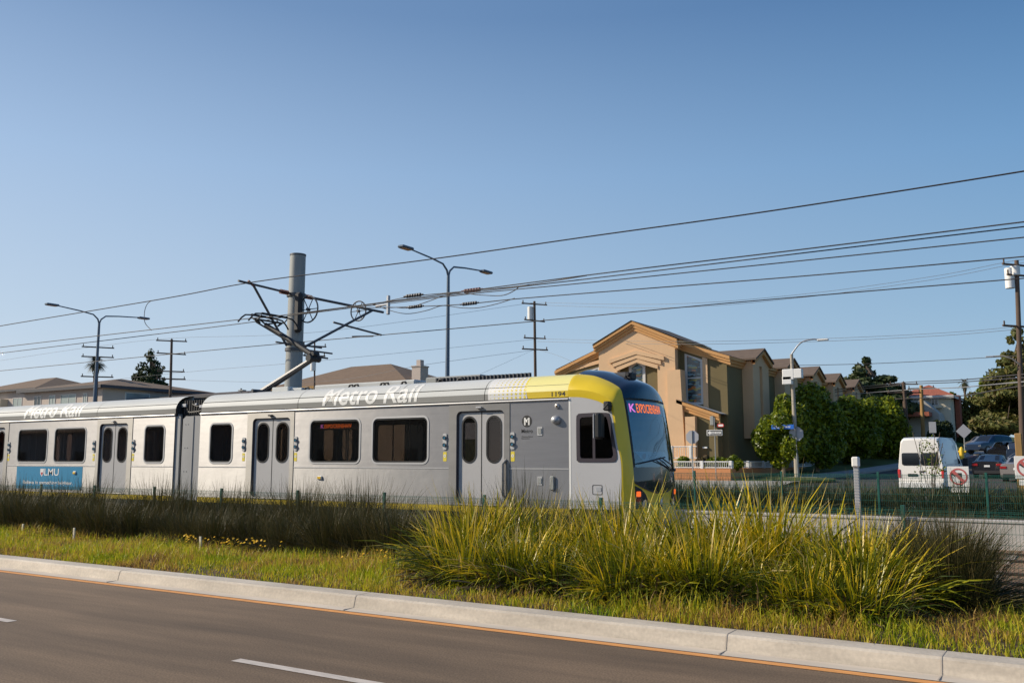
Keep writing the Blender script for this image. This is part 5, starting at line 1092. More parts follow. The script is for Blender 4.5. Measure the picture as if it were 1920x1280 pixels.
# red tiled house uphill
Yr = 108; r0, r1 = X_(1690, Yr), X_(1788, Yr); re = Z_(1740, 742, Yr); rb = tz(Yr)
rh = thing('red_tile_house', 'two storey cream house with red tile roof uphill behind the van', 'house', ((r0+r1)/2, Yr, rb))
g = MB(); g.box((r0, Yr, rb-1), (r1, Yr+9, re-.01)); part(g, 'wall', M['stucco_cream'], rh)
g = MB(); hip(g, r0, Yr, r1, Yr+9, re, 1.5, ins=4.2, ov=.5); part(g, 'roof', M['roof_tile'], rh); fascia(rh, r0, Yr, r1, Yr+9, re, 'win_white', .5, .3)
wnd(rh, X_(1752, Yr), Z_(1757, 760, Yr), X_(1766, Yr), Z_(1757, 745, Yr), Yr, 'win_glass', mull=1)
g = MB(); g.cbox((X_(1748, Yr), Yr-.7, Z_(1757, 763, Yr)-.12), (X_(1773, Yr), Yr, Z_(1757, 763, Yr)+.1), .03); part(g, 'window_ledge', M['stucco_cream'], rh)
g = MB(); g.box((X_(1790, Yr), Yr+3, rb), (X_(1799, Yr), Yr+4.5, Z_(1794, 737, Yr))); part(g, 'chimney', M['brick'], rh)
wgl = [(X_(1700, Yr-4), rb-1), (X_(1778, Yr-4), rb-1), (X_(1765, Yr-4), Z_(1765, 775, Yr-4)), (X_(1738, Yr-4), Z_(1738, 750, Yr-4)), (X_(1700, Yr-4), Z_(1700, 750, Yr-4))]
g = MB(); g.plate(wgl, [], fp(Yr-4), 4); part(g, 'gable_wing', M['sidewalk'], rh)
g = MB(); g.box((X_(1700, Yr-6), Yr-6, Z_(1720, 780, Yr-6)), (X_(1747, Yr-6), Yr-4.1, Z_(1720, 772, Yr-6))); part(g, 'porch_roof', M['roof_tile'], rh)
# houses and trees across the near road, seen only as reflections in the train
HB = ['cream','low tan','brick','white','pale pink','tan','dark brown','cream porch','grey']
for i in range(9):
    x0 = -205+i*27; x1 = x0+[21,17,22,19][i % 4]; y = -33-[0,2,1][i % 3]; h = [6.0,4.6,6.6,5.2,5.8][i % 5]; m = ['stucco_cream','roof_tan','brick','win_white','stucco_pink'][i % 5]
    t = thing('street_house', '%s house with hip roof across the near road, number %d from its far left end' % (HB[i], i+1) if 0 else ['cream','low tan','brick','white','pale pink','tallest cream','low tan roofed','second brick','second white'][i]+' house with hip roof in the row across the near road', 'house', ((x0+x1)/2, y, 0), 'houses across the near road')
    g = MB(); g.box((x0, y-9, -.05), (x1, y, h)); part(g, 'wall', M[m], t); g = MB(); hip(g, x0, y-9, x1, y, h, 2.6, ov=.6); part(g, 'roof', M['roof_brown'], t)
    for k in range(3): xk = x0+3+k*(x1-x0-6)/2; g = MB(); g.box((xk-1, y, 1.2), (xk+1, y+.05, 2.8)); part(g, 'window', M['win_glass'], t)

# ============================================================ FENCES
def mesh_fence(Y, ztop, z0, xs, name_label, vstep, rows, r=.0045, extra=0):
    t = thing('mesh_fence', name_label, 'fence', ((xs[0]+xs[-1])/2, Y, z0))
    for x in xs:
        g = MB(); g.cbox((x-.03, Y-.03, z0-.1), (x+.03, Y+.03, ztop+.06), .006); part(g, 'fence_post', M['fence_green'], t)
    for a, c in zip(xs, xs[1:]):
        g = MB(); x = a+.04
        while x < c-.02: g.box((x-r*.7, Y-r*.7, z0+.02), (x+r*.7, Y+r*.7, ztop)); x += vstep
        for z in rows:
            g.box((a+.03, Y-r*2.0, z-r), (c-.03, Y-r*.72, z+r))
        if extra:      # folded bead along the top
            for z, dy in ((ztop-.03, .035), (ztop-.065, .05), (ztop-.10, .03)): g.box((a+.03, Y-dy, z-r), (c-.03, Y-dy+.01, z+r))
        part(g, 'mesh_panel', M['fence_green'], t)
    return t
mesh_fence(15.6, .99, -.44, [-8.03+2.65*k for k in range(-11, 5)], 'green wire mesh fence between the shrubs and the train', .05, [.98-.16*k for k in range(9)], .0028, 1)
mesh_fence(27.5, 1.36, .22, [X_(1464, 27.5)+2.72*k for k in range(-9, 5)], 'green wire mesh fence with posts on the wall beyond the tracks', .05, [1.35-.18*k for k in range(7)], .004, 1)

# white marker post with a box, sign plates on the far fence
c = P(1607, 900, 25.4); t = thing('marker_post', 'white slatted post with a small box on top standing beside the far track', 'post', (c.x, 25.4, -.4))
zt = Z_(1603, 868, 25.4); g = MB(); g.cbox((c.x-.062, 25.32, -.4), (c.x+.062, 25.45, zt), .015); part(g, 'post', M['alu'], t)
g = MB(); g.cbox((c.x-.095, 25.27, zt-.10), (c.x+.085, 25.48, Z_(1603, 856, 25.4)), .03); part(g, 'post_box', M['decal_white'], t)
g = MB()
for k in range(16): z = zt-.12-k*.075; g.box((c.x-.064, 25.315, z), (c.x+.064, 25.32, z+.03))
part(g, 'post_slats', M['door_grey'], t)
def nosign(px_, py_, Y, hw, label):
    q = P(px_, py_, Y); t = thing('prohibition_sign', label, 'traffic sign', (q.x, Y, q.z-hw), 'red ring signs above the far fence')
    g = MB(); g.cbox((q.x-hw, Y, q.z-hw*1.02), (q.x+hw, Y+.02, q.z+hw*1.02), .008); pl_ = part(g, 'sign_plate', M['white_paint'], t)
    g = MB(); g.plate(circ(q.x, q.z, hw*.84, n=32), [circ(q.x, q.z, hw*.68, n=32)], lambda u, v, d: (u, Y-.006+d, v), .004); part(g, 'red_ring', M['ring_red'], pl_)
    g = MB(); a = hw*.5; g.plate([(q.x-a-.02, q.z+a-.03), (q.x-a+.04, q.z+a+.03), (q.x+a+.02, q.z-a+.03), (q.x+a-.04, q.z-a-.03)], [], lambda u, v, d: (u, Y-.007+d, v), .004); part(g, 'red_slash', M['ring_red'], pl_)
    g = MB(); g.plate([(q.x+.03, q.z-.25), (q.x+.09, q.z-.25), (q.x+.09, q.z+.10), (q.x-.08, q.z+.10), (q.x-.08, q.z+.16), (q.x-.19, q.z+.07), (q.x-.08, q.z-.02), (q.x-.08, q.z+.04), (q.x+.03, q.z+.04)], [], lambda u, v, d: (u, Y-.003+d, v), .002); part(g, 'arrow', M['sign_black'], pl_)
    g = MB(); g.tube([(q.x, Y+.04, .2), (q.x, Y+.04, q.z)], .03, 8); part(g, 'sign_post', M['galv'], t)
    g = MB(); g.cbox((q.x-hw*.7, Y, q.z-hw*1.6), (q.x+hw, Y+.02, q.z-hw*1.1), .006); part(g, 'lower_plate', M['white_paint'], t)
nosign(1797, 893, 28.6, .275, 'square sign with a red ring and slash in front of the white van')
nosign(1926, 876, 28.6, .30, 'square red ring sign cut by the right edge of the picture')
q = P(1911, 845, 33); g = MB(); g.cbox((q.x-.10, 32.9, .2), (q.x+.10, 33.1, Z_(1911, 812, 33)), .02); tag(g.build('wooden_post', M['wood_light']), 'yellow brown wooden post at the right edge behind the red ring sign', 'post')

# ============================================================ VEHICLES
def loft_car(name, label, loc, rz, secs, paint, glass, cabin, lights, wheels, group=None, extra=None):
    # secs: (l, zb, zmid, zbelt, ztop, w_mid, w_belt, w_top) from the tail forward
    t = empty(name, loc, label, 'van' if 'van' in name else 'car', group, rz)
    def ring(s_):
        l, zb, zm, zbe, zt_, wm_, wb_, wt_ = s_
        half_ = [(wm_*.86, zb), (wm_*.98, zb+.08), (wm_, zm), (wb_, zbe), (wt_+.05*(wb_-wt_), zt_-.10*(zt_-zbe)-.01), (wt_-.08, zt_), (wt_*.4, zt_+.015)]
        return [Vector((x, l, z)) for x, z in half_]+[Vector((-x, l, z)) for x, z in reversed(half_)]
    rings = [ring(s_) for s_ in secs]; n = len(rings[0]); body = MB(); gl = MB()
    body.grid(rings, close=True); body.add(rings[0], [tuple(range(n))]); body.add(rings[-1], [tuple(range(n))])
    b_ = body.build('body', M[paint], t, 38)
    def q(i, j0, j1, off=.012, si=.07, sj=.1):
        a, b2, c_, d_ = rings[i][j0], rings[i][j1], rings[i+1][j1], rings[i+1][j0]
        cen = (a+b2+c_+d_)/4; nn = (b2-a).cross(d_-a).normalized()
        if nn.dot(cen-Vector((0, cen.y, .8))) < 0: nn = -nn
        pts = []
        for p, u, v in ((a, 0, 0), (b2, 0, 1), (c_, 1, 1), (d_, 1, 0)):
            uu = si+(1-2*si)*u; vv = sj+(1-2*sj)*v
            pts.append(a.lerp(d_, uu).lerp(b2.lerp(c_, uu), vv)+nn*off)
        return pts
    for kind, i in cabin:
        g = MB()
        if kind == 's':
            g.add(q(i, 3, 4), [(0,1,2,3)]); o = g.build('side_window', M[glass], t); g = MB(); g.add(q(i, n-4, n-5), [(0,1,2,3)]); g.build('side_window', M[glass], t)
        else:
            p = q(i, 5, n-6, .012, .08, .04); g.add(p, [(0,1,2,3)]); g.build('windscreen' if kind == 'w' else 'rear_window', M[glass], t)
    for nm, m, (x, y, z), (sx_, sy_, sz_) in lights:
        g = MB(); g.cbox((x-sx_, y-sy_, z-sz_), (x+sx_, y+sy_, z+sz_), .02); g.build(nm, M[m], t)
    for l, r in wheels:
        for s_ in (-1, 1):
            x = s_*(secs[3][5]-.12); g = MB(); g.tube([(x-.11, l, r), (x+.11, l, r)], r, 20); wh = g.build('wheel', M['rubber'], t, 40)
            g = MB(); g.tube([(x+s_*.10, l, r), (x+s_*.125, l, r)], r*.62, 16); g.build('rim', M['alu'], wh, 40)
            g = MB(); g.tube([(x-.14, l, r), (x+.14, l, r)], r*1.14, 20); g.build('wheel_arch', M['black_matte'], t, 40) if 0 else None
    return t
q = P(1733, 862, 46.6)
van = [(0,.42,.80,1.35,2.56,.97,.95,.78),(.05,.36,.80,1.35,2.62,.99,.975,.82),(.6,.34,.80,1.35,2.70,1.0,.985,.86),(3.6,.34,.80,1.35,2.72,1.0,.985,.86),(4.35,.34,.80,1.35,2.60,1.0,.97,.80),(4.9,.36,.80,1.34,2.05,.99,.95,.76),(5.45,.38,.78,1.25,1.40,.98,.92,.74),(5.9,.42,.72,1.05,1.12,.92,.82,.66)]
v = loft_car('cargo_van', 'white high roofed van seen from behind with dark rear windows beyond the fence', (q.x-.15, 46.4, .10), R(-3), van, 'van_white', 'car_glass', [('s', 3), ('w', 4)],
    [('tail_light', 'sign_red', (-.94,-.0,1.02), (.06,.03,.20)), ('tail_light', 'sign_red', (.94,-.0,1.02), (.06,.03,.20)), ('brake_light', 'sign_red', (0,.06,2.60), (.13,.03,.025)), ('bumper', 'white_paint', (0,-.06,.50), (.95,.08,.13)), ('number_plate', 'hedge' if 0 else 'black_matte', (-.35,-.01,.95), (.22,.02,.07)), ('door_handle', 'black_matte', (.05,-.03,1.12), (.12,.02,.03)), ('side_mirror', 'black_matte', (1.12,4.7,1.55), (.12,.08,.20)), ('side_mirror', 'black_matte', (-1.12,4.7,1.55), (.12,.08,.20)), ('door_seam', 'rubber', (0,-.004,1.4), (.008,.006,1.1))], [(1.1,.34),(4.9,.34)])
for s_, x0, x1 in ((-1, -.80, -.03), (1, .03, .80)):
    g = MB(); g.plate([(p[0], p[1]) for p in rrect(x0, 1.40, x1, 1.98, .09)], [], lambda u, w_, d: (u, -.02+(w_-1.35)*.03+d, w_), .01); g.build('rear_window', M['car_glass'], v)
sedan = [(0,.34,.66,.92,.98,.82,.76,.66),(.10,.24,.66,.95,1.03,.87,.82,.70),(.75,.22,.66,.95,1.06,.90,.85,.70),(1.35,.20,.66,.95,1.38,.91,.86,.62),(2.1,.20,.66,.94,1.44,.91,.86,.62),(2.8,.20,.66,.93,1.40,.91,.86,.60),(3.55,.20,.64,.90,.98,.90,.84,.70),(4.4,.22,.60,.80,.86,.87,.78,.66),(4.75,.30,.55,.68,.72,.76,.68,.56)]
lit = lambda pl='plate_white': [('tail_light', 'lamp_red', (-.66,.02,.80), (.17,.06,.07)), ('tail_light', 'lamp_red', (.66,.02,.80), (.17,.06,.07)), ('number_plate', pl, (0,-.012,.72), (.16,.012,.06)), ('bumper', 'black_matte', (0,-.01,.36), (.7,.04,.10)), ('side_mirror', 'black_matte', (.98,3.1,.98), (.09,.06,.07)), ('side_mirror', 'black_matte', (-.98,3.1,.98), (.09,.06,.07))]
cab = [('s', 2), ('s', 3), ('s', 4), ('s', 5), ('r', 2), ('w', 5)]
q = P(1850, 862, 62); loft_car('parked_car', 'black sedan with lit red tail lights seen from behind beyond the van', (q.x, 62, tz(62)+.02), R(-4), [(l, *r_) for l, *r_ in sedan], 'car_black', 'car_glass', cab, lit(), [(.95,.32),(3.85,.32)], 'cars on the side street')
q = P(1884, 862, 66); loft_car('parked_car', 'grey car just right of the black sedan and partly behind it', (q.x+.2, 66, tz(66)+.02), R(-30), sedan, 'car_grey', 'car_glass', cab, lit(), [(.95,.32),(3.85,.32)], 'cars on the side street')
suv = [(0,.40,.75,1.10,1.20,.86,.82,.70),(.08,.30,.75,1.10,1.62,.92,.88,.70),(.6,.28,.75,1.10,1.72,.93,.89,.70),(1.6,.28,.75,1.08,1.76,.94,.90,.70),(2.6,.28,.75,1.06,1.72,.94,.90,.68),(3.35,.28,.74,1.04,1.12,.93,.88,.74),(4.3,.30,.70,.98,1.02,.90,.82,.70),(4.65,.38,.62,.80,.85,.80,.74,.62)]
q = P(1886, 862, 98); loft_car('parked_car', 'dark navy sport utility car parked uphill with orange lights', (q.x, 98, tz(98)+.02), R(150), suv, 'car_navy', 'car_glass', [('s',1),('s',2),('s',3),('s',4),('w',4)], [('headlight', 'lamp_clear', (-.7,4.6,.72), (.12,.05,.08)), ('headlight', 'lamp_clear', (.7,4.6,.72), (.12,.05,.08))], [(.95,.37),(3.75,.37)], 'cars on the side street')
q = P(1900, 862, 108); loft_car('parked_car', 'pale silver car parked behind the navy sport utility car uphill', (q.x-1.5, 106, tz(106)+.02), R(160), sedan, 'car_grey', 'car_glass', cab, [], [(.95,.32),(3.85,.32)], 'cars on the side street')
q = P(1826, 862, 128); loft_car('parked_car', 'small red car far uphill under the olive trees', (q.x-1, 124, tz(124)+1.55), R(95), sedan, 'car_red', 'car_glass', cab, [], [(.95,.32),(3.85,.32)], 'cars on the side street')
for px_, Y_, rz_, pt_, sec_, lab_ in ((1905, 58, -8, 'car_grey', sedan, 'silver car nearest the right edge beside the black sedan'), (1912, 80, -6, 'car_navy', suv, 'dark blue car between the near sedans and the uphill cars'), (1898, 88, 172, 'car_black', sedan, 'black car parked below the navy sport utility car')):
    q = P(px_, 862, Y_); loft_car('parked_car', lab_, (q.x, Y_, tz(Y_)+.02), R(rz_), sec_, pt_, 'car_glass', cab if sec_ is sedan else [('s',1),('s',2),('s',3),('s',4),('w',4)], lit() if abs(rz_) < 90 and sec_ is sedan else [], [(.95,.33),(3.8,.33)], 'cars on the side street')
g = MB(); q = P(1872, 843, 92); g.cbox((q.x-.6, 91.8, tz(92)), (q.x+.5, 92.6, tz(92)+.9), .05); g.box((q.x-.61, 91.78, tz(92)+.35), (q.x+.51, 91.8, tz(92)+.6)); tag(g.build('road_barrier', M['lamp_orange'] if 0 else M['sign_red']), 'small red and white barrier on the kerb left of the uphill cars', 'barrier')

# ============================================================ TREES
def leaves(clumps, n, size, seed, flat=.0, aspect=1.6):
    rnd = random.Random(seed); b = MB()
    tot = sum(c[3]*c[4]*c[5] for c in clumps)**1
    for (cx_, cy_, cz_, rx, ry, rz_) in clumps:
        k = max(8, int(n*(rx*ry*rz_)/tot)) if tot else n
        for _ in range(k):
            while True:
                u = Vector((rnd.uniform(-1,1), rnd.uniform(-1,1), rnd.uniform(-1,1)))
                if u.length <= 1: break
            u = u.normalized()*(u.length**.45)
            c = Vector((cx_+u.x*rx, cy_+u.y*ry, cz_+u.z*rz_))
            nrm = (u+Vector((rnd.gauss(0,.6), rnd.gauss(0,.6), rnd.gauss(.25,.6)))).normalized()
            a = nrm.orthogonal().normalized(); a.rotate(Matrix.Rotation(rnd.uniform(0, 6.28), 3, nrm)); d = nrm.cross(a)
            s_ = size*rnd.uniform(.6, 1.35)
            b.add([c-a*s_*aspect*.5, c+d*s_*.42, c+a*s_*aspect*.5, c-d*s_*.42], [(0,1,2,3)])
    return b
def make_tree(name, label, x, y, z0, h_trunk, clumps, n, size, leaf, seed, bark='bark', r=.2, group=None, cat='tree', lean=0):
    t = thing(name, label, cat, (x, y, z0), group)
    g = MB(); top = Vector((x+lean, y, z0+h_trunk)); g.tube([(x, y, z0-.2), (x+lean*.5, y, z0+h_trunk*.55), top], [r, r*.75, r*.55], 8)
    rnd = random.Random(seed+5)
    for c in rnd.sample(clumps, min(len(clumps), 9)):
        e = Vector(c[:3]); m_ = top.lerp(e, .5)+Vector((0, 0, -.2)); g.tube([top-Vector((0,0,.2)), m_, e], [r*.42, r*.28, r*.1], 6)
    part(g, 'trunk', M[bark], t, 50)
    part(leaves(clumps, n, size, seed), 'crown', M[leaf], t)
    return t
def crown(x, y, z, rx, ry, rz_, k, seed, cr=.45, low=0.0):
    rnd = random.Random(seed); out_ = []
    for _ in range(k):
        while True:
            u = Vector((rnd.uniform(-1,1), rnd.uniform(-1,1), rnd.uniform(-1+low,1)))
            if .25 < u.length <= 1: break
        s_ = rnd.uniform(.7, 1.2)*cr
        out_.append((x+u.x*rx*(1-cr*.5), y+u.y*ry*(1-cr*.5), z+u.z*rz_*(1-cr*.5), rx*s_, ry*s_, rz_*s_*.8))
    return out_
def px_tree(px_, y, pyt, pyb, halfw_px): 
    fwd = y/math.cos(YAW-math.atan((px_-960)/1734))*math.cos(math.atan((px_-960)/1734)); s_ = fwd/1734
    return X_(px_, y), Z_(px_, pyt, y), Z_(px_, pyb, y), halfw_px*s_
for i, (px_, y, pt, pb, hw, lab) in enumerate([(1468,59,738,874,50,'bushy ficus street tree with bright top, nearest the church corner'),(1532,66,716,885,56,'tallest bright topped ficus street tree behind the concrete street light'),(1598,76,735,888,52,'third ficus street tree, dark and rounded, left of the van'),(1652,84,732,880,50,'farthest ficus street tree with yellow green top beside the red tiled house')]):
    x, zt_, zb_, hw_ = px_tree(px_, y, pt, pb, hw); z0 = tz(y)+.1
    zc = (zt_+zb_)/2; cl_ = crown(x, y, zc, hw_, hw_, (zt_-zb_)/2, 34, i+3, .42)
    make_tree('ficus_tree', lab, x, y, z0, max(1.2, zb_-z0+.8), cl_, 15000, .17+.02*i, 'ficus', 30+i, 'bark_pale', .16, 'ficus trees along the side street')
def conif(name, lab, px_, y, pt, pb, hw, n, size, leaf, seed, tiers=11, grp=None, off=0):
    x, zt_, zb_, hw_ = px_tree(px_, y, pt, pb, hw); rnd = random.Random(seed); cl_ = []
    for k in range(tiers):
        f = k/(tiers-1); z = zb_+(zt_-zb_)*f; rr = hw_*(1-f)**.65
        m_ = max(3, int(9*(1-f))+2)
        for j in range(m_):
            a = rnd.uniform(0, 6.28); q_ = rnd.uniform(.45, .95)*rr
            cl_.append((x+math.cos(a)*q_, y+math.sin(a)*q_, z+rnd.uniform(-.2,.2), max(.45, rr*.46), max(.45, rr*.46), max(.4, (zt_-zb_)/tiers*.62)))
    return make_tree(name, lab, x, y, tz(y)+off, zt_-tz(y)-.5, cl_, n, size, leaf, seed, 'bark', .22, grp)
conif('conifer_tree', 'dark pointed conifer rising behind the apartment roofs at left', 273, 82, 662, 735, 38, 9000, .26, 'conifer', 3)
conif('conifer_tree', 'broad dark conifer against the sky between church and red tiled house', 1634, 104, 676, 775, 74, 22000, .34, 'conifer', 5, 9)
conif('conifer_tree', 'tall dark conifer behind the utility pole at the right edge', 1925, 84, 622, 800, 78, 20000, .26, 'olive_tree', 8, 13)
x, zt_, zb_, hw_ = px_tree(1842, 116, 735, 815, 48); make_tree('olive_tree', 'brown green spreading tree uphill left of the tall conifer', x, 116, tz(116)+1.3, 2.2, crown(x, 116, (zt_+zb_)/2, hw_, hw_, (zt_-zb_)/2, 26, 41, .45), 12000, .26, 'olive_tree', 44)
x, zt_, zb_, hw_ = px_tree(1868, 130, 708, 800, 34); make_tree('olive_tree', 'green tree crown rising behind the brown spreading tree', x, 130, tz(130)+1.3, 3, crown(x, 130, (zt_+zb_)/2, hw_, hw_, (zt_-zb_)/2, 20, 42, .45), 9000, .28, 'ficus', 45)
x, zt_, zb_, hw_ = px_tree(1762, 98, 778, 862, 26); make_tree('garden_shrub', 'dark rounded shrub in front of the red tiled house wall', x, 98, tz(98)+.8, .8, crown(x, 98, (zt_+zb_)/2, hw_, hw_, (zt_-zb_)/2, 12, 43, .5), 6000, .2, 'hedge', 46, cat='shrub')
x, zt_, zb_, hw_ = px_tree(1812, 112, 785, 850, 24); make_tree('garden_shrub', 'dark shrub right of the red tiled house', x, 112, tz(112)+.9, .8, crown(x, 112, (zt_+zb_)/2, hw_, hw_, (zt_-zb_)/2, 12, 47, .5), 5000, .22, 'hedge', 48, cat='shrub')
x, zt_, zb_, hw_ = px_tree(1790, 150, 724, 800, 14); make_tree('bushy_tree', 'small rounded green tree behind the brick chimney', x, 150, tz(150)+1, 3, crown(x, 150, (zt_+zb_)/2, hw_, hw_, (zt_-zb_)/2, 10, 49, .5), 3000, .3, 'ficus', 50)
for i, px_ in enumerate((1700, 1725, 1822, 1850, 1893)):
    x, zt_, zb_, hw_ = px_tree(px_, 150, 765+(i % 2)*8, 815, 26); make_tree('bushy_tree', ['far bush under the left utility pole','far bush behind the reddish pole','far bush left of the brown tree','far bush behind the brown spreading tree','far bush behind the uphill cars'][i], x, 150, tz(150)+1.0, 1.5, crown(x, 150, (zt_+zb_)/2, hw_, hw_, (zt_-zb_)/2, 10, 60+i, .5), 3000, .32, 'hedge', 70+i, group='far bushes on the hill')
def palm(lab, px_, y, pyc, r_, n=34, skirt=1.2, bend=0):
    c = P(px_, pyc, y); t = thing('palm_tree', lab, 'palm', (c.x, y, tz(y)))
    g = MB(); g.tube([(c.x, y, tz(y)), (c.x, y, c.z)], [.28, .2], 8); part(g, 'trunk', M['bark'], t, 40)
    rnd = random.Random(px_); b = MB()
    for k in range(n):
        a = rnd.uniform(0, 6.28); e = rnd.uniform(-.9, 1.2); L = r_*rnd.uniform(.8, 1.1)
        d = Vector((math.cos(a)*math.cos(e), math.sin(a)*math.cos(e), math.sin(e))); s_ = d.cross(Vector((0,0,1))).normalized()
        p0 = Vector((c.x, y, c.z)); 
        for w_ in range(-3, 4):
            tip = p0+d*L+s_*w_*.13*L+Vector((0,0,-.25*L-abs(w_)*.03)); m_ = p0+d*L*.6+s_*w_*.05*L
            b.add([p0+s_*.02, m_+s_*.05*L*.5, tip, m_-s_*.05*L*.5], [(0,1,2,3)])
    for k in range(40): a = rnd.uniform(0, 6.28); z = rnd.uniform(0, skirt); rr = .45*(1-z/skirt*.6); p = Vector((c.x+math.cos(a)*rr, y+math.sin(a)*rr, c.z-z)); b.add([p, p+Vector((.08,.05,-.5)), p+Vector((-.1,.02,-.5))], [(0,1,2)])
    part(b, 'fronds', M['palm'], t)
palm('slim palm with hanging dry skirt directly below the left street lamp', 180, 64, 680, 1.35, 46, 1.5)
palm('tiny distant palm right of the red tiled house', 1808, 190, 717, 1.5, 24, 1.4)
x, zt_, zb_, hw_ = px_tree(710, 80, 694, 712, 10); make_tree('bushy_tree', 'tiny tree top showing behind the centre house roof', x, 80, tz(80), 6, crown(x, 80, (zt_+zb_)/2, hw_, hw_, 1.0, 6, 77, .5), 900, .2, 'ficus', 78)
# garden shrubs behind the white railing
for i, (px_, w_, lab) in enumerate([(1288,.7,'low leafy shrub behind the railing below the stop sign'),(1318,.5,'reddish low planting behind the white railing'),(1345,.9,'green leafy bush behind the railing under the arrow sign'),(1375,.6,'small green bush at the railing corner')]):
    x = X_(px_, 55.2); b = leaves(crown(x, 55.2, 1.55, w_, .5, .55, 8, 80+i, .5), 1300, .12, 90+i); tag(b.build('garden_shrub', M['ficus'] if i != 1 else M['rush_brown']), lab, 'shrub', 'shrubs behind the church railing')
b = MB(); g = MB(); g.box((X_(1693, 90), 90, tz(90)), (X_(1700, 90), 92, tz(90)+.3))

# ============================================================ PLANTING
def clump_mesh(nm, n, H, spread, width, seed, arch=1.0, seg=5, m='lomandra', stiff=0.0):
    rnd = random.Random(seed); b = MB()
    for _ in range(n):
        a = rnd.uniform(0, 6.283); r0 = rnd.uniform(0, .16)*spread; e = rnd.random()
        L = H*rnd.uniform(.75, 1.25); lean = (.10+.95*e)*arch
        w_ = width*rnd.uniform(.6, 1.2); az = a+rnd.gauss(0, .5); d = Vector((math.cos(az), math.sin(az), 0)); s_ = Vector((-d.y, d.x, 0))
        s_.rotate(Matrix.Rotation(rnd.uniform(-1, 1), 3, d))
        p = Vector((math.cos(a)*r0, math.sin(a)*r0, 0)); th = lean*.55; pts = []
        kink = rnd.random() < .45; L *= rnd.uniform(.75, 1.1)
        for k in range(seg+1):
            pts.append((p.copy(), w_*(1-.15*k/seg if k < seg else .12)))
            th += lean*(1.15-stiff)/seg*(1+.6*k/seg)
            if kink and k == seg-3: th += 1.0
            p = p+(d*math.sin(th)+Vector((0, 0, 1))*math.cos(th))*L/seg
        vs = []; 
        for c, hw in pts: vs += [c-s_*hw/2, c+s_*hw/2]
        b.add(vs, [(2*k, 2*k+1, 2*k+3, 2*k+2) for k in range(seg)])
    me = bpy.data.meshes.new(nm); me.from_pydata(b.v, [], b.f); me.materials.append(M[m]); return me
LM = [clump_mesh('lomandra_blades', 780, [.76,.86,.72,.80][k], 3.0, .0175, 100+k, [1.3,1.05,1.5,1.2][k], seg=4) for k in range(4)]
LD = [clump_mesh('lomandra_dead_blades', 560, .46, 4.2, .024, 120+k, 2.1, seg=4, m='lomandra_dead') for k in range(3)]
RS_ = [clump_mesh('rush_stems', 1050, [1.12,.98,1.22,1.06][k], 2.8, .010, 140+k, .5, seg=3, m='rush') for k in range(4)]
RB = [clump_mesh('rush_litter', 260, .5, 2.4, .012, 160+k, 1.4, seg=3, m='rush_brown') for k in range(2)]
FS = [clump_mesh('far_rush_stems', 330, 1.0, 2.2, .022, 180+k, .5, seg=3, m='farshrub') for k in range(3)]
rnd = random.Random(11); 
def put(nm, me, loc, sc, lab, cat, grp, child=None, cname=None):
    o = link(nm, me); o.location = loc; o.scale = (sc[0], sc[0], sc[1]); o.rotation_euler.z = rnd.uniform(0, 6.28); tag(o, lab, cat, grp)
    if child: c_ = link(cname, child, o); c_.rotation_euler.z = rnd.uniform(0, 6.28)
    return o
# strap leaved clumps in the foreground: surveyed along the kerb side and behind
row = []
for k in range(9): px_ = 880+k*90+rnd.uniform(-18, 18); Y = 9.85+rnd.uniform(-.12, .3); row.append((X_(px_, Y), Y, .92+rnd.uniform(-.14, .12)))
for k in range(12): px_ = 868+k*69+rnd.uniform(-20, 20); Y = 10.8+rnd.uniform(-.3, .3); row.append((X_(px_, Y), Y, 1.04+rnd.uniform(-.14, .14)))
for k in range(12): px_ = 890+k*67+rnd.uniform(-20, 20); Y = 11.9+rnd.uniform(-.3, .3); row.append((X_(px_, Y), Y, 1.22+rnd.uniform(-.12, .16)))
xmin = min(r_[0] for r_ in row); xmax = max(r_[0] for r_ in row)
for k, (x, Y, s_) in enumerate(row):
    lab = 'yellow green strap leaved clump in the dense mass in front of the train cab'
    if x == xmin: lab = 'leftmost yellow green strap leaved clump, at the edge of the dark rushes'
    if x == xmax: lab = 'rightmost strap leaved clump, fanning long blades toward the bare gravel'
    if k < 9: lab = 'front row strap leaved clump directly below '+['the second train door','the round emblem on the train side','the cab side window','the train windscreen','the stop sign back','the church corner','the concrete street light','the white marker post','the white van'][k]
    if x == xmin: lab = 'leftmost yellow green strap leaved clump, at the edge of the dark rushes'
    if x == xmax: lab = 'rightmost strap leaved clump, fanning long blades toward the bare gravel'
    put('strap_leaf_plant', LM[k % 4], (x, Y, vz(Y)-.03), (s_*1.0, s_*(.96 if Y < 10.4 else 1.0 if Y < 11.4 else 1.14)), lab, 'plant', 'yellow green strap leaved plants behind the kerb', LD[k % 3], 'dead_leaves')
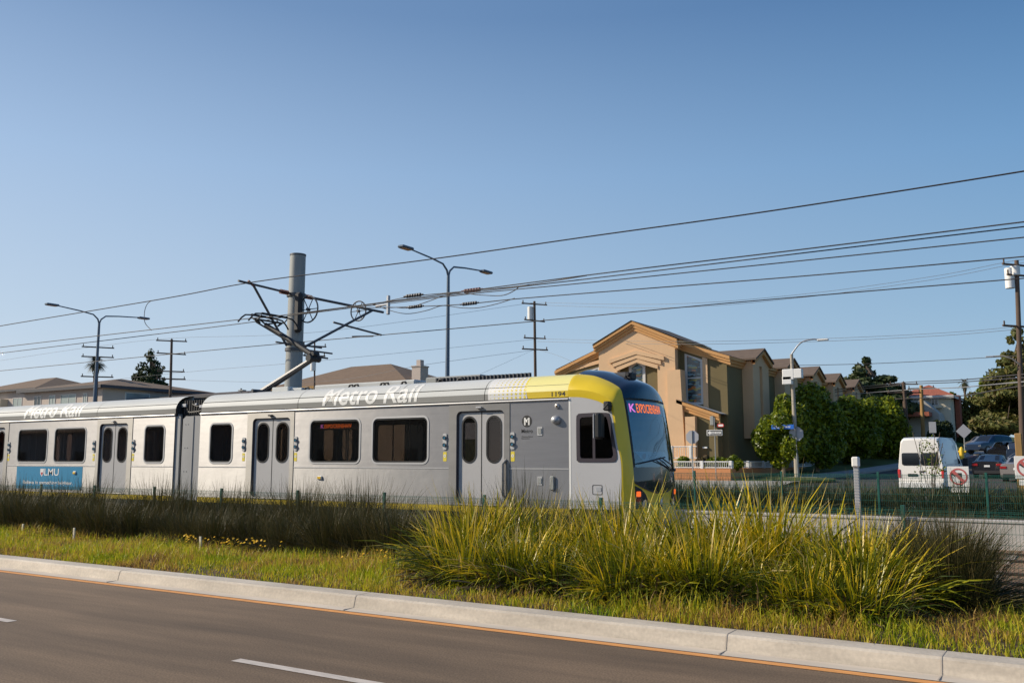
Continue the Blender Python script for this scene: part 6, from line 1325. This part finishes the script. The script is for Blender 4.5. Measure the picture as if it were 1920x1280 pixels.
# dark rushes in front of the mesh fence, and the bush at the right end
x = -33.5; k = 0
while x < -6.0:
    for Y, z_ in ((12.2+rnd.uniform(-.2, .2), 0), (12.9+rnd.uniform(-.15, .15), 0), (13.7+rnd.uniform(-.25, .25), 0), (14.65+rnd.uniform(-.2, .2), 0)):
        s_ = rnd.uniform(.78, 1.26)*(.98 if Y < 14.2 else 1.02)
        if rnd.random() < .93: put('rush_plant', RS_[k % 4], (x+rnd.uniform(-.2, .2), Y, vz(Y)-.03), (.95*s_, s_*(.74 if Y < 13.2 else (.98 if Y < 14.2 else 1.1))), 'dark reedy rush clump in the row before the green mesh fence', 'plant', 'dark rushes along the fence', RB[k % 2], 'dead_stems'); k += 1
    x += .90
for px_, Y, s_ in ((1760,11.5,.85),(1778,11.2,.80),(1768,12.2,.88),(1735,12.8,.92),(1780,11.8,.80),(1715,13.6,1.0),(1675,14.0,1.0)):
    put('rush_plant', RS_[k % 4], (X_(px_, Y), Y, vz(Y)-.03), (s_, s_*1.0), 'dark rush clump in the tall group at the right end of the planting', 'plant', 'dark rushes at the right end', RB[k % 2], 'dead_stems'); k += 1
# planting beyond the far fence
x = X_(1255, 28.6); k = 0
while x < 1.5:
    for Y in (28.3+rnd.uniform(-.2, .2), 29.3+rnd.uniform(-.3, .3)):
        s_ = rnd.uniform(.75, 1.1); put('far_rush_plant', FS[k % 3], (x+rnd.uniform(-.25, .25), Y, .2), (s_, s_*.95), 'dull olive rush clump behind the far green fence', 'plant', 'olive rushes beyond the far fence'); k += 1
    x += .72
sap = P(1742, 862, 28.9); b = leaves(crown(sap.x, 28.9, 1.75, .42, .42, .85, 12, 5, .4), 230, .05, 7); t = thing('sapling', 'thin young shrub rising in front of the white van', 'shrub', (sap.x, 28.9, .2)); part(b, 'leaves', M['ficus'], t)
g = MB()
for k in range(9): a = rnd.uniform(0, 6.28); g.tube([(sap.x, 28.9, .2), (sap.x+.15*math.cos(a), 28.9+.15*math.sin(a), 1.3), (sap.x+.4*math.cos(a), 28.9+.4*math.sin(a), 1.9+rnd.uniform(0, .7))], .008, 4)
part(g, 'stems', M['bark'], t)
# verge grass: one uncountable mass of blades, with yellow flowers
def blades(name, n, xr2, ysel, hgt, wid, m, seed, lab, cat, kind='stuff', patchy=.0):
    import numpy as np
    rs = np.random.RandomState(seed); x = rs.uniform(xr2[0], xr2[1], n); y = ysel(rs, x, n)
    f = (np.sin(x*1.3+y*.7)+np.sin(x*.47-y*1.9+1)+np.sin(x*3.1+y*2.2)*.6)/2.6
    keep = rs.uniform(-1, 1, n) < (f+1.0-patchy); x, y, f = x[keep], y[keep], f[keep]; n = len(x)
    z = np.interp(y, [p[0] for p in VP_], [p[1] for p in VP_])-.01
    h = hgt*rs.uniform(.5, 1.25, n)*(1+.45*f); a = rs.uniform(0, 6.283, n); ln = rs.normal(0, .55, n)*h; aw = rs.uniform(0, 6.283, n)
    w_ = wid*rs.uniform(.6, 1.3, n); dx, dy = np.cos(aw)*w_/2, np.sin(aw)*w_/2; lx, ly = np.cos(a)*ln, np.sin(a)*ln
    V = np.stack([np.stack([x-dx, y-dy, z], 1), np.stack([x+dx, y+dy, z], 1), np.stack([x+lx*.4+dx*.8, y+ly*.4+dy*.8, z+h*.6], 1), np.stack([x+lx*.4-dx*.8, y+ly*.4-dy*.8, z+h*.6], 1), np.stack([x+lx, y+ly, z+h*.95], 1)], 1).reshape(-1, 3)
    me = bpy.data.meshes.new(name); Fs = []
    for i in range(n): o = 5*i; Fs.append((o, o+1, o+2, o+3)); Fs.append((o+3, o+2, o+4))
    me.from_pydata(V.tolist(), [], Fs); me.materials.append(M[m]); o = link(name, me); return tag(o, lab, cat, kind=kind)
blades('grass', 110000, (-34, 1.2), lambda rs, x, n: YK+.32+(rs.uniform(0, 1, n)**1.1)*3.9, .10, .012, 'grass', 1, 'short yellow green grass covering the verge behind the kerb', 'grass')
blades('tall_grass', 22000, (-34, 1), lambda rs, x, n: 8.9+rs.uniform(0, 1, n)*3.2, .20, .012, 'grass', 2, 'longer tufts of grass growing through the verge', 'grass', patchy=.6)
b = MB(); rf = random.Random(4)
for cx_, cy_ in ((X_(8, 13.2), 13.2), (X_(395, 12.0), 12.0), (X_(470, 12.0), 12.0), (X_(520, 11.8), 11.8), (X_(760, 11.3), 11.3), (X_(30, 13.0), 13.0)):
    for _ in range(26):
        x, y = cx_+rf.gauss(0, .22), cy_-.55+rf.gauss(0, .15); z = vz(y)+rf.uniform(.12, .25); r_ = .022
        n_ = Vector((rf.gauss(0,.4), rf.gauss(-.5,.4), 1)).normalized(); a_ = n_.orthogonal().normalized(); d_ = n_.cross(a_); c_ = Vector((x, y, z))
        b.add([c_+(a_*math.cos(k*1.2566)+d_*math.sin(k*1.2566))*r_ for k in range(5)], [(0,1,2,3,4)])
tag(b.build('wild_flowers', M['flower']), 'small yellow wild flowers scattered at the foot of the rushes', 'flowers', kind='stuff')
for i, (px_, py_, tilt) in enumerate(((40,1000,.15),(138,1010,-.02),(376,1030,-.08))):
    q = G(px_, py_+8, .1); g = MB(); g.cbox((-.028, -.012, -.05), (.028, .012, .26), .004); o = g.build('wooden_stake', M['stucco_cream']); o.location = (q.x, q.y, vz(min(15, q.y))); o.rotation_euler = (0, tilt, 0)
    tag(o, ['short pale stake leaning in the grass at far left','short upright pale stake in the grass below the teal advertisement','short pale stake in the grass below the first door of the front car'][i], 'stake', 'pale stakes in the verge')
